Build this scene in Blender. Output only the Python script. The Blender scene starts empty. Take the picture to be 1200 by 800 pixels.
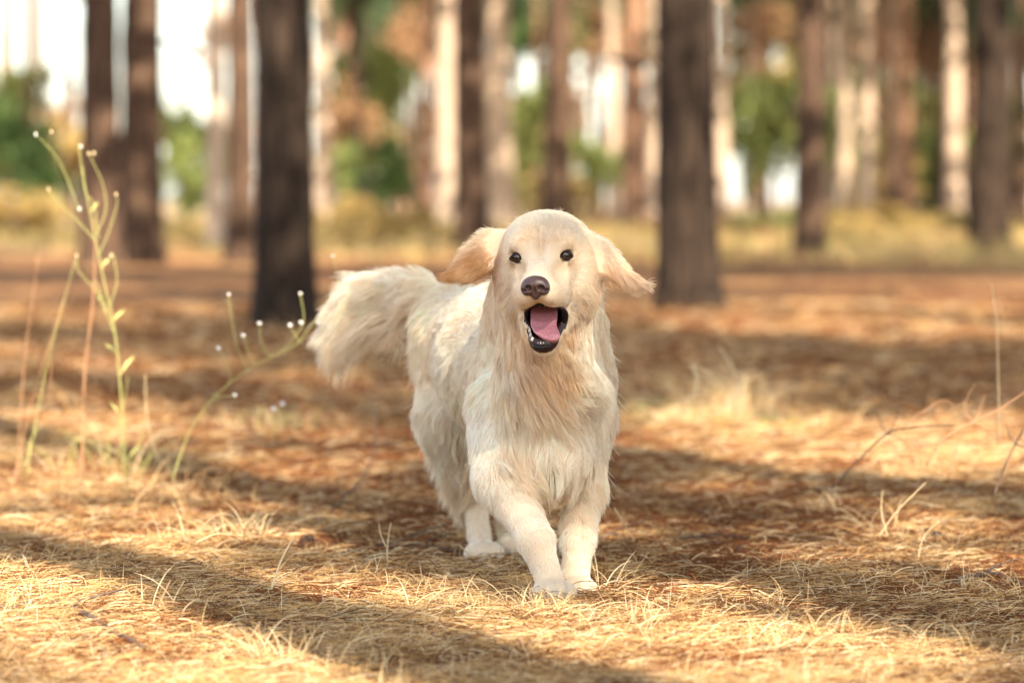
import bpy, bmesh, math, random
import numpy as np
from mathutils import Vector, Matrix, kdtree

# ------------------------------------------------------------------ camera, sky, sun, exposure
scene = bpy.context.scene
COL = scene.collection
F_PX, CAM_H, HORIZON = 4500.0, 0.66, 235.0          # focal length in photo pixels, eye height, horizon row
PITCH = math.atan((400.0 - HORIZON) / F_PX)
cam_data = bpy.data.cameras.new("camera")
cam = bpy.data.objects.new("camera", cam_data)
COL.objects.link(cam)
cam.location = (0, 0, CAM_H)
cam.rotation_euler = (math.pi / 2 - PITCH, 0, 0)
cam_data.sensor_width = 36.0
cam_data.lens = 135.0
cam_data.clip_start = 0.1
cam_data.clip_end = 3000.0
cam_data.dof.use_dof = True
cam_data.dof.focus_distance = 6.17
cam_data.dof.aperture_fstop = 3.8
scene.camera = cam

SUN_AZ, SUN_EL = math.radians(24.0), math.radians(38.0)   # to the right of straight behind the camera
TO_SUN = Vector((math.sin(SUN_AZ) * math.cos(SUN_EL), -math.cos(SUN_AZ) * math.cos(SUN_EL), math.sin(SUN_EL)))
world = bpy.data.worlds.new("World")
scene.world = world
world.use_nodes = True
wn = world.node_tree
sky = wn.nodes.new("ShaderNodeTexSky")
sky.sky_type = 'NISHITA'
sky.sun_disc = False
sky.sun_elevation = SUN_EL
sky.sun_rotation = math.atan2(TO_SUN.x, TO_SUN.y)
sky.dust_density = 1.2
sky.air_density = 1.0
bg = wn.nodes["Background"]
bg.inputs["Strength"].default_value = 0.10
veil = wn.nodes.new("ShaderNodeMixRGB"); veil.blend_type = 'ADD'; veil.inputs[0].default_value = 1.0
veil.inputs[2].default_value = (2.25, 2.15, 2.0, 1)                  # thin bright veil of high cloud over the whole sky
wn.links.new(sky.outputs[0], veil.inputs[1]); wn.links.new(veil.outputs[0], bg.inputs["Color"])
sun_data = bpy.data.lights.new("sun", 'SUN')
sun_data.energy = 5.0
sun_data.angle = math.radians(0.55)
sun_data.color = (1.0, 0.90, 0.76)
sun = bpy.data.objects.new("sun", sun_data)
sun.rotation_euler = (-TO_SUN).to_track_quat('-Z', 'Y').to_euler()
COL.objects.link(sun)
scene.view_settings.view_transform = 'Standard'
scene.view_settings.look = 'None'
scene.view_settings.exposure = 1.76
scene.view_settings.gamma = 1.0
scene.render.engine = 'CYCLES'
scene.cycles.max_bounces = 8
scene.cycles.diffuse_bounces = 5
scene.cycles.glossy_bounces = 3
scene.cycles.transmission_bounces = 6
scene.cycles.transparent_max_bounces = 8
scene.cycles.use_denoising = True

rng = np.random.default_rng(7)
random.seed(7)

# ------------------------------------------------------------------ helpers
CA, SA = math.cos(PITCH), math.sin(PITCH)
def W(px, py, d):
    """point at depth d (metres from the camera along the ground) seen at photo pixel px,py"""
    X, Y = (px - 600.0) / F_PX, (400.0 - py) / F_PX
    v = np.array([X, CA + Y * SA, -SA + Y * CA])
    v = v * (d / v[1])
    return np.array([v[0], v[1], CAM_H + v[2]])

def to_px(x, y, z):
    """inverse of W (arrays)"""
    rz = z - CAM_H
    depth = y * CA - rz * SA
    up = y * SA + rz * CA
    return 600 + F_PX * x / depth, 400 - F_PX * up / depth

def ground_d(py):
    """depth of flat ground seen at photo row py"""
    Y = (400.0 - py) / F_PX
    return CAM_H * (CA + Y * SA) / (SA - Y * CA)

_w = np.random.default_rng(3)
_WV = _w.normal(size=(40, 3)); _WP = _w.uniform(0, 6.28, 40)
def wob(P, scale, k=0, n=5):
    """smooth pseudo-noise about -1..1 at points P (N,3), feature size = scale"""
    P = np.asarray(P, dtype=np.float64)
    out = np.zeros(len(P))
    for i in range(n):
        j = (k * 5 + i) % 40
        out += np.sin((P @ _WV[j]) * (2.2 / scale) * (0.7 + 0.25 * i) + _WP[j] + k * 1.7)
    return out / (n * 0.62)

def ground_z(x, y):
    x = np.atleast_1d(np.asarray(x, float)); y = np.atleast_1d(np.asarray(y, float))
    P = np.stack([x, y, np.zeros_like(x)], 1)
    near = 0.010 * wob(P, 0.5, 1) + 0.006 * wob(P, 0.2, 2) + 0.018 * wob(P, 1.7, 3)
    far = 0.10 * wob(P, 14, 4) * np.clip((y - 14) / 30, 0, 1)
    flat = 1 - 0.75 * np.exp(-(((x - 0.03) / 0.35) ** 2 + ((y - 6.5) / 0.55) ** 2))
    return near * flat + far

def material(name, base, rough=0.8, spec=0.3):
    m = bpy.data.materials.new(name); m.use_nodes = True
    b = m.node_tree.nodes["Principled BSDF"]
    b.inputs["Base Color"].default_value = (*base, 1)
    b.inputs["Roughness"].default_value = rough
    b.inputs["Specular IOR Level"].default_value = spec
    return m

def nd(m, t, **kw):
    n = m.node_tree.nodes.new(t)
    for k, v in kw.items():
        setattr(n, k, v)
    return n

def noise_color(m, scale, cols, stretch=(1, 1, 1), detail=6, coord='Object', bump=0.0, bump_dist=0.01, rough=0.6):
    """colour ramp over stretched noise plus bump"""
    L = m.node_tree.links
    tc = nd(m, "ShaderNodeTexCoord"); mp = nd(m, "ShaderNodeMapping")
    mp.inputs["Scale"].default_value = stretch
    L.new(tc.outputs[coord], mp.inputs["Vector"])
    no = nd(m, "ShaderNodeTexNoise")
    no.inputs["Scale"].default_value = scale; no.inputs["Detail"].default_value = detail; no.inputs["Roughness"].default_value = rough
    L.new(mp.outputs[0], no.inputs["Vector"])
    cr = nd(m, "ShaderNodeValToRGB")
    while len(cr.color_ramp.elements) < len(cols):
        cr.color_ramp.elements.new(0.5)
    for e, (p, c) in zip(cr.color_ramp.elements, cols):
        e.position = p; e.color = (*c, 1)
    L.new(no.outputs[0], cr.inputs[0])
    b = m.node_tree.nodes["Principled BSDF"]
    L.new(cr.outputs[0], b.inputs["Base Color"])
    if bump:
        bp = nd(m, "ShaderNodeBump"); bp.inputs["Strength"].default_value = bump; bp.inputs["Distance"].default_value = bump_dist
        L.new(no.outputs[0], bp.inputs["Height"]); L.new(bp.outputs[0], b.inputs["Normal"])
    return cr

def mesh_from(name, V, Fq, mats=(), smooth=True, midx=None):
    """mesh from arrays; Fq a (n,3|4) array or a list"""
    me = bpy.data.meshes.new(name)
    V = np.asarray(V, dtype=np.float32)
    if isinstance(Fq, np.ndarray):
        n, k = Fq.shape
        me.vertices.add(len(V)); me.vertices.foreach_set("co", V.ravel())
        me.loops.add(n * k); me.loops.foreach_set("vertex_index", Fq.astype(np.int32).ravel())
        me.polygons.add(n); me.polygons.foreach_set("loop_start", np.arange(0, n * k, k, dtype=np.int32))
        me.polygons.foreach_set("loop_total", np.full(n, k, dtype=np.int32))
    else:
        me.from_pydata([tuple(v) for v in V.tolist()], [], Fq)
    for m in mats:
        me.materials.append(m)
    if midx is not None:
        me.polygons.foreach_set("material_index", np.asarray(midx, dtype=np.int32))
    me.update(calc_edges=True)
    me.polygons.foreach_set("use_smooth", [smooth] * len(me.polygons))
    me.validate()
    return me

def link(name, data, parent=None, loc=None):
    o = bpy.data.objects.new(name, data); COL.objects.link(o)
    if parent is not None:
        o.parent = parent
    if loc is not None:
        o.location = loc
    return o

def tag(o, label, cat, group=None, kind=None):
    o["label"] = label
    if cat: o["category"] = cat
    if group: o["group"] = group
    if kind: o["kind"] = kind
    return o

class MB:
    """collects tubes, blobs and leaf faces into one mesh"""
    def __init__(s): s.V = []; s.F = []; s.n = 0
    def add(s, V, F):
        s.V.append(np.asarray(V, float)); s.F += [tuple(i + s.n for i in f) for f in F]; s.n += len(V)
    def tube(s, pts, rad, seg=7, cap=True):
        pts = np.asarray(pts, float); n = len(pts); rad = np.broadcast_to(rad, (n,))
        T = np.gradient(pts, axis=0); T /= np.linalg.norm(T, axis=1)[:, None] + 1e-9
        ref = np.array([0.31, 0.2, 0.93]) if abs(T[0] @ np.array([0.31, 0.2, 0.93])) < 0.9 else np.array([1.0, 0, 0])
        V = []
        for i in range(n):
            a = np.cross(T[i], ref); a /= np.linalg.norm(a) + 1e-9; b = np.cross(T[i], a)
            for k in range(seg):
                t = 2 * math.pi * k / seg
                V.append(pts[i] + rad[i] * (math.cos(t) * a + math.sin(t) * b))
        F = [(i * seg + k, i * seg + (k + 1) % seg, (i + 1) * seg + (k + 1) % seg, (i + 1) * seg + k) for i in range(n - 1) for k in range(seg)]
        if cap: F += [tuple(range(seg))[::-1], tuple((n - 1) * seg + k for k in range(seg))]
        s.add(V, F)
    def blob(s, c, r, u=8, v=6, squash=(1, 1, 1), jit=0.0):
        V = [np.array(c) + r * np.array([0, 0, squash[2]])]
        for i in range(1, v):
            for k in range(u):
                ph = math.pi * i / v; t = 2 * math.pi * k / u; q = 1 + random.uniform(-jit, jit)
                V.append(np.array(c) + r * q * np.array([math.sin(ph) * math.cos(t) * squash[0], math.sin(ph) * math.sin(t) * squash[1], math.cos(ph) * squash[2]]))
        V.append(np.array(c) - r * np.array([0, 0, squash[2]]))
        F = [(0, 1 + k, 1 + (k + 1) % u) for k in range(u)]
        F += [(1 + (i - 1) * u + k, 1 + i * u + k, 1 + i * u + (k + 1) % u, 1 + (i - 1) * u + (k + 1) % u) for i in range(1, v - 1) for k in range(u)]
        e = len(V) - 1; b = 1 + (v - 2) * u
        F += [(b + k, e, b + (k + 1) % u) for k in range(u)]
        s.add(V, F)
    def build(s, name, mat, parent=None, smooth=True, loc=None):
        V = np.concatenate(s.V)
        if loc is not None: V = V - np.asarray(loc)
        return link(name, mesh_from(name, V, s.F, [mat], smooth), parent, loc)

def spline(pts, n):
    """Catmull-Rom through pts, n samples"""
    P = np.asarray(pts, float); m = len(P)
    P = np.concatenate([[2 * P[0] - P[1]], P, [2 * P[-1] - P[-2]]])
    out = []
    for t in np.linspace(0, m - 1 - 1e-6, n):
        i = int(t); f = t - i
        a, b, c, d = P[i], P[i + 1], P[i + 2], P[i + 3]
        out.append(0.5 * ((2 * b) + (-a + c) * f + (2 * a - 5 * b + 4 * c - d) * f * f + (-a + 3 * b - 3 * c + d) * f ** 3))
    return np.array(out)

def strands(name, pts, rad, colr, mat, parent=None):
    """hair curves object from (N,K,3) points, (N,K) radii and (N,3) colours"""
    N, K, _ = pts.shape
    c = bpy.data.hair_curves.new(name)
    c.add_curves([K] * N)
    c.attributes["position"].data.foreach_set("vector", pts.astype(np.float32).ravel())
    ra = c.attributes.get("radius") or c.attributes.new("radius", 'FLOAT', 'POINT')
    ra.data.foreach_set("value", rad.astype(np.float32).ravel())
    ca = c.attributes.new("tint", 'FLOAT_COLOR', 'CURVE')
    ca.data.foreach_set("color", np.concatenate([colr, np.ones((N, 1))], 1).astype(np.float32).ravel())
    c.materials.append(mat)
    return link(name, c, parent)

def norm(a): return a / (np.linalg.norm(a, axis=-1, keepdims=True) + 1e-12)

def strand_material(name, rough=0.6, trans=0.3, spec=0.15):
    m = bpy.data.materials.new(name); m.use_nodes = True
    nt = m.node_tree; nt.nodes.clear()
    at = nt.nodes.new("ShaderNodeAttribute"); at.attribute_name = "tint"
    d = nt.nodes.new("ShaderNodeBsdfDiffuse"); t = nt.nodes.new("ShaderNodeBsdfTranslucent")
    h = nt.nodes.new("ShaderNodeBsdfHair"); h.component = 'Reflection'
    h.inputs["RoughnessU"].default_value = rough * 0.5; h.inputs["RoughnessV"].default_value = rough
    m1 = nt.nodes.new("ShaderNodeMixShader"); m1.inputs[0].default_value = trans
    m2 = nt.nodes.new("ShaderNodeMixShader"); m2.inputs[0].default_value = spec
    o = nt.nodes.new("ShaderNodeOutputMaterial")
    L = nt.links
    L.new(at.outputs["Color"], d.inputs["Color"]); L.new(at.outputs["Color"], t.inputs["Color"]); L.new(at.outputs["Color"], h.inputs["Color"])
    L.new(d.outputs[0], m1.inputs[1]); L.new(t.outputs[0], m1.inputs[2])
    L.new(m1.outputs[0], m2.inputs[1]); L.new(h.outputs[0], m2.inputs[2]); L.new(m2.outputs[0], o.inputs[0])
    return m
DOG_STRANDS = 340000

# ------------------------------------------------------------------ ground
def grid_axis(a, b, lo, hi, step, grow):
    c = list(np.arange(lo, hi + step / 2, step))
    s = step
    while c[-1] < b: s *= grow; c.append(c[-1] + s)
    s = step
    while c[0] > a: s *= grow; c.insert(0, c[0] - s)
    return np.array(c)
gx = grid_axis(-900, 900, -1.4, 1.5, 0.03, 1.13)
gy = grid_axis(-60, 2200, 4.8, 9.5, 0.03, 1.06)
GX, GY = np.meshgrid(gx, gy, indexing='ij')
GZ = ground_z(GX.ravel(), GY.ravel())
gv = np.stack([GX.ravel(), GY.ravel(), GZ], 1)
ny = len(gy)
ii, jj = np.meshgrid(np.arange(len(gx) - 1), np.arange(ny - 1), indexing='ij')
q = (ii * ny + jj).ravel()
gf = np.stack([q, q + ny, q + ny + 1, q + 1], 1)
gm = material("forest_floor", (0.3, 0.18, 0.09), 0.95, 0.1)
L = gm.node_tree.links; B = gm.node_tree.nodes["Principled BSDF"]
tc = nd(gm, "ShaderNodeTexCoord")
n1 = nd(gm, "ShaderNodeTexNoise"); n1.inputs["Scale"].default_value = 0.55; n1.inputs["Detail"].default_value = 8; n1.inputs["Roughness"].default_value = 0.65
n2 = nd(gm, "ShaderNodeTexNoise"); n2.inputs["Scale"].default_value = 22; n2.inputs["Detail"].default_value = 8; n2.inputs["Roughness"].default_value = 0.75
n3 = nd(gm, "ShaderNodeTexVoronoi"); n3.inputs["Scale"].default_value = 60
for n in (n1, n2, n3): L.new(tc.outputs["Object"], n.inputs["Vector"])
r1 = nd(gm, "ShaderNodeValToRGB"); r1.color_ramp.elements[0].position = 0.38; r1.color_ramp.elements[0].color = (0.16, 0.063, 0.026, 1)
r1.color_ramp.elements[1].position = 0.62; r1.color_ramp.elements[1].color = (0.36, 0.20, 0.085, 1)
r2 = nd(gm, "ShaderNodeValToRGB"); r2.color_ramp.elements[0].position = 0.3; r2.color_ramp.elements[0].color = (0.35, 0.3, 0.27, 1)
r2.color_ramp.elements[1].position = 0.7; r2.color_ramp.elements[1].color = (1.25, 1.2, 1.15, 1)
mx = nd(gm, "ShaderNodeMixRGB", blend_type='MULTIPLY'); mx.inputs[0].default_value = 0.8
L.new(n1.outputs[0], r1.inputs[0]); L.new(n2.outputs[0], r2.inputs[0]); L.new(r1.outputs[0], mx.inputs[1]); L.new(r2.outputs[0], mx.inputs[2])
# dry yellow grass takes over in the distance (a real change of cover beyond about 35 m)
sx = nd(gm, "ShaderNodeSeparateXYZ"); L.new(tc.outputs["Object"], sx.inputs[0])
mr = nd(gm, "ShaderNodeMapRange"); mr.inputs["From Min"].default_value = 46; mr.inputs["From Max"].default_value = 58
nw = nd(gm, "ShaderNodeTexNoise"); nw.inputs["Scale"].default_value = 0.12; nw.inputs["Detail"].default_value = 4; L.new(tc.outputs["Object"], nw.inputs["Vector"])
ma = nd(gm, "ShaderNodeMath", operation='MULTIPLY_ADD'); ma.inputs[1].default_value = 70; L.new(nw.outputs[0], ma.inputs[0])
sb = nd(gm, "ShaderNodeMath", operation='SUBTRACT'); sb.inputs[1].default_value = 35; L.new(sx.outputs["Y"], sb.inputs[0]); L.new(sb.outputs[0], ma.inputs[2])
L.new(ma.outputs[0], mr.inputs["Value"])
n4 = nd(gm, "ShaderNodeTexNoise"); n4.inputs["Scale"].default_value = 0.25; n4.inputs["Detail"].default_value = 5; L.new(tc.outputs["Object"], n4.inputs["Vector"])
r4 = nd(gm, "ShaderNodeValToRGB"); r4.color_ramp.elements[0].position = 0.4; r4.color_ramp.elements[0].color = (0.17, 0.105, 0.05, 1)
r4.color_ramp.elements[1].position = 0.6; r4.color_ramp.elements[1].color = (0.44, 0.30, 0.155, 1); L.new(n4.outputs[0], r4.inputs[0])
mx2 = nd(gm, "ShaderNodeMixRGB"); L.new(mr.outputs[0], mx2.inputs[0]); L.new(mx.outputs[0], mx2.inputs[1]); L.new(r4.outputs[0], mx2.inputs[2])
L.new(mx2.outputs[0], B.inputs["Base Color"])
bp = nd(gm, "ShaderNodeBump"); bp.inputs["Strength"].default_value = 0.7; bp.inputs["Distance"].default_value = 0.02
L.new(n2.outputs[0], bp.inputs["Height"]); L.new(bp.outputs[0], B.inputs["Normal"])
g = link("ground", mesh_from("ground", gv, gf, [gm]))
tag(g, "forest floor covered in rust brown needles and dry grass", None, kind="structure")

# ------------------------------------------------------------------ where the sun reaches the floor (used to choose where boughs grow)
def in_poly(x, y, P):
    c = np.zeros(len(x), bool); n = len(P)
    for i in range(n):
        x0, y0 = P[i]; x1, y1 = P[(i + 1) % n]
        k = ((y0 > y) != (y1 > y))
        c ^= k & (x < (x1 - x0) * (y - y0) / (y1 - y0 + 1e-9) + x0)
    return c
SUNNY = [  # (outline in photo pixels on the ground, share of boughs left out)
    ([(-200, 600), (0, 608), (60, 588), (140, 585), (240, 612), (256, 680), (300, 745), (560, 755), (740, 745), (800, 715), (950, 730), (1250, 800), (1500, 900), (1500, 2000), (-600, 2000), (-600, 650)], 1),
    ([(480, 300), (560, 560), (560, 640), (330, 640), (330, 590)], 0.0),
    ([(400, 640), (460, 570), (560, 560), (720, 600), (730, 690), (560, 700)], 0.0),
    ([(700, 488), (950, 492), (1400, 492), (1400, 600), (1200, 596), (1050, 580), (870, 548), (700, 520)], 1),
    ([(120, 560), (350, 560), (360, 615), (160, 610)], 0.7),
    ([(760, 585), (1000, 600), (1140, 640), (1180, 690), (960, 680), (800, 640)], 0.6),
    ([(-100, 405), (120, 412), (280, 425), (290, 448), (120, 445), (-100, 440)], 0.95),
    ([(40, 460), (150, 465), (160, 505), (60, 500)], 0.9),
    ([(-200, 495), (70, 500), (110, 555), (60, 575), (-200, 560)], 0.95),
    ([(355, 444), (420, 444), (480, 455), (440, 466), (360, 464)], 0.9),
    ([(180, 505), (330, 500), (520, 505), (540, 545), (380, 545), (240, 530)], 0.85),
    ([(-100, 338), (100, 345), (280, 362), (290, 384), (100, 385), (-100, 380)], 0.9),
    ([(690, 345), (800, 365), (900, 345), (1200, 335), (1400, 340), (1400, 400), (1150, 410), (950, 405), (800, 385), (690, 372)], 0.95),
    ([(420, 340), (560, 340), (560, 372), (440, 376)], 0.8),
]
SHADY = [
    [(-100, 585), (0, 597), (90, 612), (200, 668), (330, 725), (450, 775), (560, 900), (330, 900), (240, 765), (120, 692), (-100, 620)],
    [(860, 690), (950, 690), (1250, 755), (1250, 800), (950, 735), (860, 710)],
]
def shade_wanted(G):
    """chance (0..1) that a bough shades the ground point"""
    px, py = to_px(G[:, 0], G[:, 1], 0.0 * G[:, 0])
    P3 = np.stack([G[:, 0], G[:, 1], 0 * G[:, 0]], 1)
    s = np.where(G[:, 1] > 23.5, np.clip(0.62 - 2.6 * wob(P3 * np.array([1, 0.8, 1]), 2.6, 6) - 1.2 * wob(P3, 1.1, 7), 0, 1), 1.0)
    for poly, w in SUNNY:
        hit = np.zeros(len(s), bool)
        for jx, jy in ((0, 0), (.22, 0), (-.22, 0), (0, .3), (0, -.3)):        # keep half a bough's width clear of the sunny patch
            qx, qy = to_px(G[:, 0] + jx, np.maximum(G[:, 1] + jy, 1.5), 0.0 * G[:, 0])
            hit |= in_poly(qx, qy, poly)
        s = np.where(hit, s * (1 - w), s)
    return s

# ------------------------------------------------------------------ trees
def bark_material(name, dark, light, plate):
    m = material(name, dark, 0.92, 0.15)
    noise_color(m, 1.0, [(0.32, dark), (0.5, light), (0.66, plate)], stretch=(16, 16, 3.2), detail=9, bump=0.9, bump_dist=0.02, rough=0.7)
    return m
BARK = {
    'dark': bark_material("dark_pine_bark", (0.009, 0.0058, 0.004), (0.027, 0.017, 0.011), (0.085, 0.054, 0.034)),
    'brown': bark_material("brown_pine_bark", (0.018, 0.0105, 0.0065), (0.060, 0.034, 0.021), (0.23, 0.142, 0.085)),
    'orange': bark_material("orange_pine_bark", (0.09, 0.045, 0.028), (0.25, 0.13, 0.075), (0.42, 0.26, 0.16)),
    'pale': bark_material("pale_sunlit_bark", (0.26, 0.175, 0.12), (0.44, 0.32, 0.22), (0.58, 0.46, 0.34)),  # bark paled so the colour carries the full sun on cream trunks
}
def trunk_mesh(mat, seed, H=15.0, bend=0.25):
    """unit-diameter-1 trunk (scale x,y by the diameter): plated bark, root flare"""
    zs = np.concatenate([np.linspace(-0.15, 3.0, 56), np.linspace(3.3, H, 22)]); nu = 40
    u = np.linspace(0, 2 * math.pi, nu, endpoint=False)
    Z, U = np.meshgrid(zs, u, indexing='ij')
    r = 0.5 * (1 - 0.72 * np.clip(Z / H, 0, 1)) * (1 + 0.30 * np.exp(-np.clip(Z, 0, 9) / 0.16))
    P = np.stack([np.cos(U).ravel() * 0.9, np.sin(U).ravel() * 0.9, Z.ravel() * 0.75], 1)
    ridge = 0.045 * wob(P + seed * 9, 0.28, seed % 7) + 0.03 * np.abs(wob(P * np.array([2, 2, 0.5]) + seed, 0.2, (seed + 2) % 7))
    r = r * (1 + ridge.reshape(r.shape)) + 0.03 * np.sin(U * 3 + seed) * np.exp(-np.clip(Z, 0, 9) / 0.3)
    cx = bend * np.sin(Z / H * 2.1 + seed) - bend * math.sin(seed); cy = bend * np.cos(Z / H * 1.7 + seed * 2) - bend * math.cos(seed * 2)
    V = np.stack([r * np.cos(U) + cx, r * np.sin(U) + cy, Z], -1).reshape(-1, 3)
    n = len(zs)
    i, k = np.meshgrid(np.arange(n - 1), np.arange(nu), indexing='ij')
    a = (i * nu + k).ravel(); b = (i * nu + (k + 1) % nu).ravel()
    return mesh_from("trunk", V, np.stack([a, b, b + nu, a + nu], 1), [mat])
TRUNKS = {k: [trunk_mesh(m, s + 3 * j) for j in range(2)] for s, (k, m) in enumerate(BARK.items())}

def leaf_faces(C, n_per, length, width, rs, droop=0.0):
    """needle/leaf quads radiating around clump centres C -> V,F arrays"""
    N = len(C) * n_per
    c = np.repeat(C, n_per, 0) + rs.normal(size=(N, 3)) * length * 0.45
    d = norm(rs.normal(size=(N, 3)) + np.array([0, 0, -droop])); s = norm(np.cross(d, rs.normal(size=(N, 3))))
    l = length * rs.uniform(0.5, 1.1, (N, 1)); w = width * rs.uniform(0.6, 1.2, (N, 1))
    V = np.stack([c - s * w * 0.2, c + d * l * 0.5 - s * w * 0.5, c + d * l, c + d * l * 0.5 + s * w * 0.5], 1).reshape(-1, 3)
    return V, np.arange(N * 4).reshape(-1, 4)
def leaf_material(name, a, b, trans=0.35):
    m = bpy.data.materials.new(name); m.use_nodes = True
    nt = m.node_tree; Bp = nt.nodes["Principled BSDF"]; out = nt.nodes["Material Output"]
    gi = nt.nodes.new("ShaderNodeNewGeometry"); cr = nt.nodes.new("ShaderNodeValToRGB")
    cr.color_ramp.elements[0].color = (*a, 1); cr.color_ramp.elements[1].color = (*b, 1)
    nt.links.new(gi.outputs["Random Per Island"], cr.inputs[0]); nt.links.new(cr.outputs[0], Bp.inputs["Base Color"])
    Bp.inputs["Roughness"].default_value = 0.6
    t = nt.nodes.new("ShaderNodeBsdfTranslucent"); nt.links.new(cr.outputs[0], t.inputs[0])
    mi = nt.nodes.new("ShaderNodeMixShader"); mi.inputs[0].default_value = trans
    nt.links.new(Bp.outputs[0], mi.inputs[1]); nt.links.new(t.outputs[0], mi.inputs[2]); nt.links.new(mi.outputs[0], out.inputs[0])
    return m
M_NEEDLE = leaf_material("pine_needles", (0.03, 0.06, 0.02), (0.08, 0.12, 0.035), 0.25)
M_GREEN = leaf_material("bright_leaves", (0.19, 0.25, 0.055), (0.42, 0.43, 0.14), 0.45)
M_DKGREEN = leaf_material("deep_green_leaves", (0.05, 0.11, 0.025), (0.16, 0.22, 0.05), 0.4)
M_YELLOW = leaf_material("yellowed_leaves", (0.45, 0.30, 0.08), (0.62, 0.46, 0.18), 0.4)
M_RUST = leaf_material("rusty_needles", (0.28, 0.14, 0.06), (0.50, 0.30, 0.14), 0.4)

def crown_mesh(seed, H0=7.5, H1=14.5, R=2.4, n=230):
    rs = np.random.default_rng(seed)
    z = rs.uniform(H0, H1, n); t = (z - H0) / (H1 - H0)
    rr = R * (0.55 + 0.6 * t) * np.sqrt(1.15 - t) * np.sqrt(rs.uniform(0.02, 1, n)); a = rs.choice(np.linspace(0, 6.28, 13), n) + rs.normal(size=n) * 0.25
    C = np.stack([rr * np.cos(a), rr * np.sin(a), z + 0.25 * rr * 0.3], 1)
    C = np.repeat(C[:n // 4], 4, 0) + rs.normal(size=(n // 4 * 4, 3)) * .22
    V, F = leaf_faces(C, 14, 0.5, 0.12, rs)
    return mesh_from("crown", V, F, [M_NEEDLE], False)
CROWNS = [crown_mesh(s) for s in (11, 12, 13)]

def pine(x, y, dia, bark, label, seed, group, crown=True, lean=0.0, cat="tree"):
    z = float(ground_z(x, y)[0])
    t = link("pine_tree", None, loc=(x, y, z)); t.rotation_euler = (0, lean, 0)
    tag(t, label, cat, group)
    tr = link("trunk", TRUNKS[bark][seed % 2], t); tr.scale = (dia, dia, 1); tr.rotation_euler = (0, 0, seed * 1.3)
    if crown:
        c = link("crown", CROWNS[seed % 3], t); c.rotation_euler = (0, 0, seed * 2.1)
    return t
# --- trees in the picture: (photo x centre, base row, width px, bark, lean, label)
def zone(px): return "near the left edge" if px < 300 else "left of the dog's head" if px < 580 else "above the dog's head" if px < 780 else "right of the centre dark trunk" if px < 1130 else "near the right edge"
VIEW = [
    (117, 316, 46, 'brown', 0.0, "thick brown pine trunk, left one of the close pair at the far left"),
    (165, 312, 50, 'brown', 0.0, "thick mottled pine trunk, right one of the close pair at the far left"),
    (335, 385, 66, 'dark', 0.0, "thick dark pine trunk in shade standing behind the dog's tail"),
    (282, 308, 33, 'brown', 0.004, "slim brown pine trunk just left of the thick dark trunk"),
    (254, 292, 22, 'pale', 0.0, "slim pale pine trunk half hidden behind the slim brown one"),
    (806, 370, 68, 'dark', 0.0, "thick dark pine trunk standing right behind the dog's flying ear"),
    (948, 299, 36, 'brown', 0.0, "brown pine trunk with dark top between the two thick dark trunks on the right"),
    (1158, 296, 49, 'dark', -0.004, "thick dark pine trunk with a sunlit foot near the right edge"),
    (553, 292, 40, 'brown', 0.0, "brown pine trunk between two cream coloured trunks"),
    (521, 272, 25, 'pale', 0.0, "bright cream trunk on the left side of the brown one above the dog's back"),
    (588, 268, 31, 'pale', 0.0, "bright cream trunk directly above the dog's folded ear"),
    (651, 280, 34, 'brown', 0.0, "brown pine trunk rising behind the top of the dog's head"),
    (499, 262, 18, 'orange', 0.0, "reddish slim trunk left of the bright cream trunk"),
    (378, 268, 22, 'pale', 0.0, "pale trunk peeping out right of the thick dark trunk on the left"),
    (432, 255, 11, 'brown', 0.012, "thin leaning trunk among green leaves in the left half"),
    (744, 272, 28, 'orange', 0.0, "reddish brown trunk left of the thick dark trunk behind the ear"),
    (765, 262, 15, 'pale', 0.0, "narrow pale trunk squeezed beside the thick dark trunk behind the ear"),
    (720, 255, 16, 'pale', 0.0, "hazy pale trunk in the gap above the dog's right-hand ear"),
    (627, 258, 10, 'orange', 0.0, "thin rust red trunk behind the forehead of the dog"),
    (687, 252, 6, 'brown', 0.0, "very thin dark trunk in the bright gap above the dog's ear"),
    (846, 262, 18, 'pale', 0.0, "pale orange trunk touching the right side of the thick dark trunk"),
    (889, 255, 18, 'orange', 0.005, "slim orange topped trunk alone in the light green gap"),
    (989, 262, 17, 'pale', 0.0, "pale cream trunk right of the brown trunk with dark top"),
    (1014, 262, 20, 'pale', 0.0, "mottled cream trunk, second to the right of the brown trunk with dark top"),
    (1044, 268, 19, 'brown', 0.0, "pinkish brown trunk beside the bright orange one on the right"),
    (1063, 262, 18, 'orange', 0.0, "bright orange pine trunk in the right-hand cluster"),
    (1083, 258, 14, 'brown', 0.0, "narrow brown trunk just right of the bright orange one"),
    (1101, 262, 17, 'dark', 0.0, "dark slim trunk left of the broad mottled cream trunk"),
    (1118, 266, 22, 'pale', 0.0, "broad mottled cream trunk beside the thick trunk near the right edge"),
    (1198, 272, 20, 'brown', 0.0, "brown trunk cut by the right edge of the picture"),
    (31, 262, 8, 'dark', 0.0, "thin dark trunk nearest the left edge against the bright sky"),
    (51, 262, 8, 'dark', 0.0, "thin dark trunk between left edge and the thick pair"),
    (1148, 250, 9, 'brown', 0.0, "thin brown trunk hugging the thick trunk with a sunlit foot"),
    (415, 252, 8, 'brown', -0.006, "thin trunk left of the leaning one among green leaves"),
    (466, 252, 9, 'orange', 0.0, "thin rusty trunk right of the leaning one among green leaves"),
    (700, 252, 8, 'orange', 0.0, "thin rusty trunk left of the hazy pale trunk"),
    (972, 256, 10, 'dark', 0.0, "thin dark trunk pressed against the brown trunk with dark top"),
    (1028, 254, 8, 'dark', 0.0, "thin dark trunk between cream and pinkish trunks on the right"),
]
INVIEW = []
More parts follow.
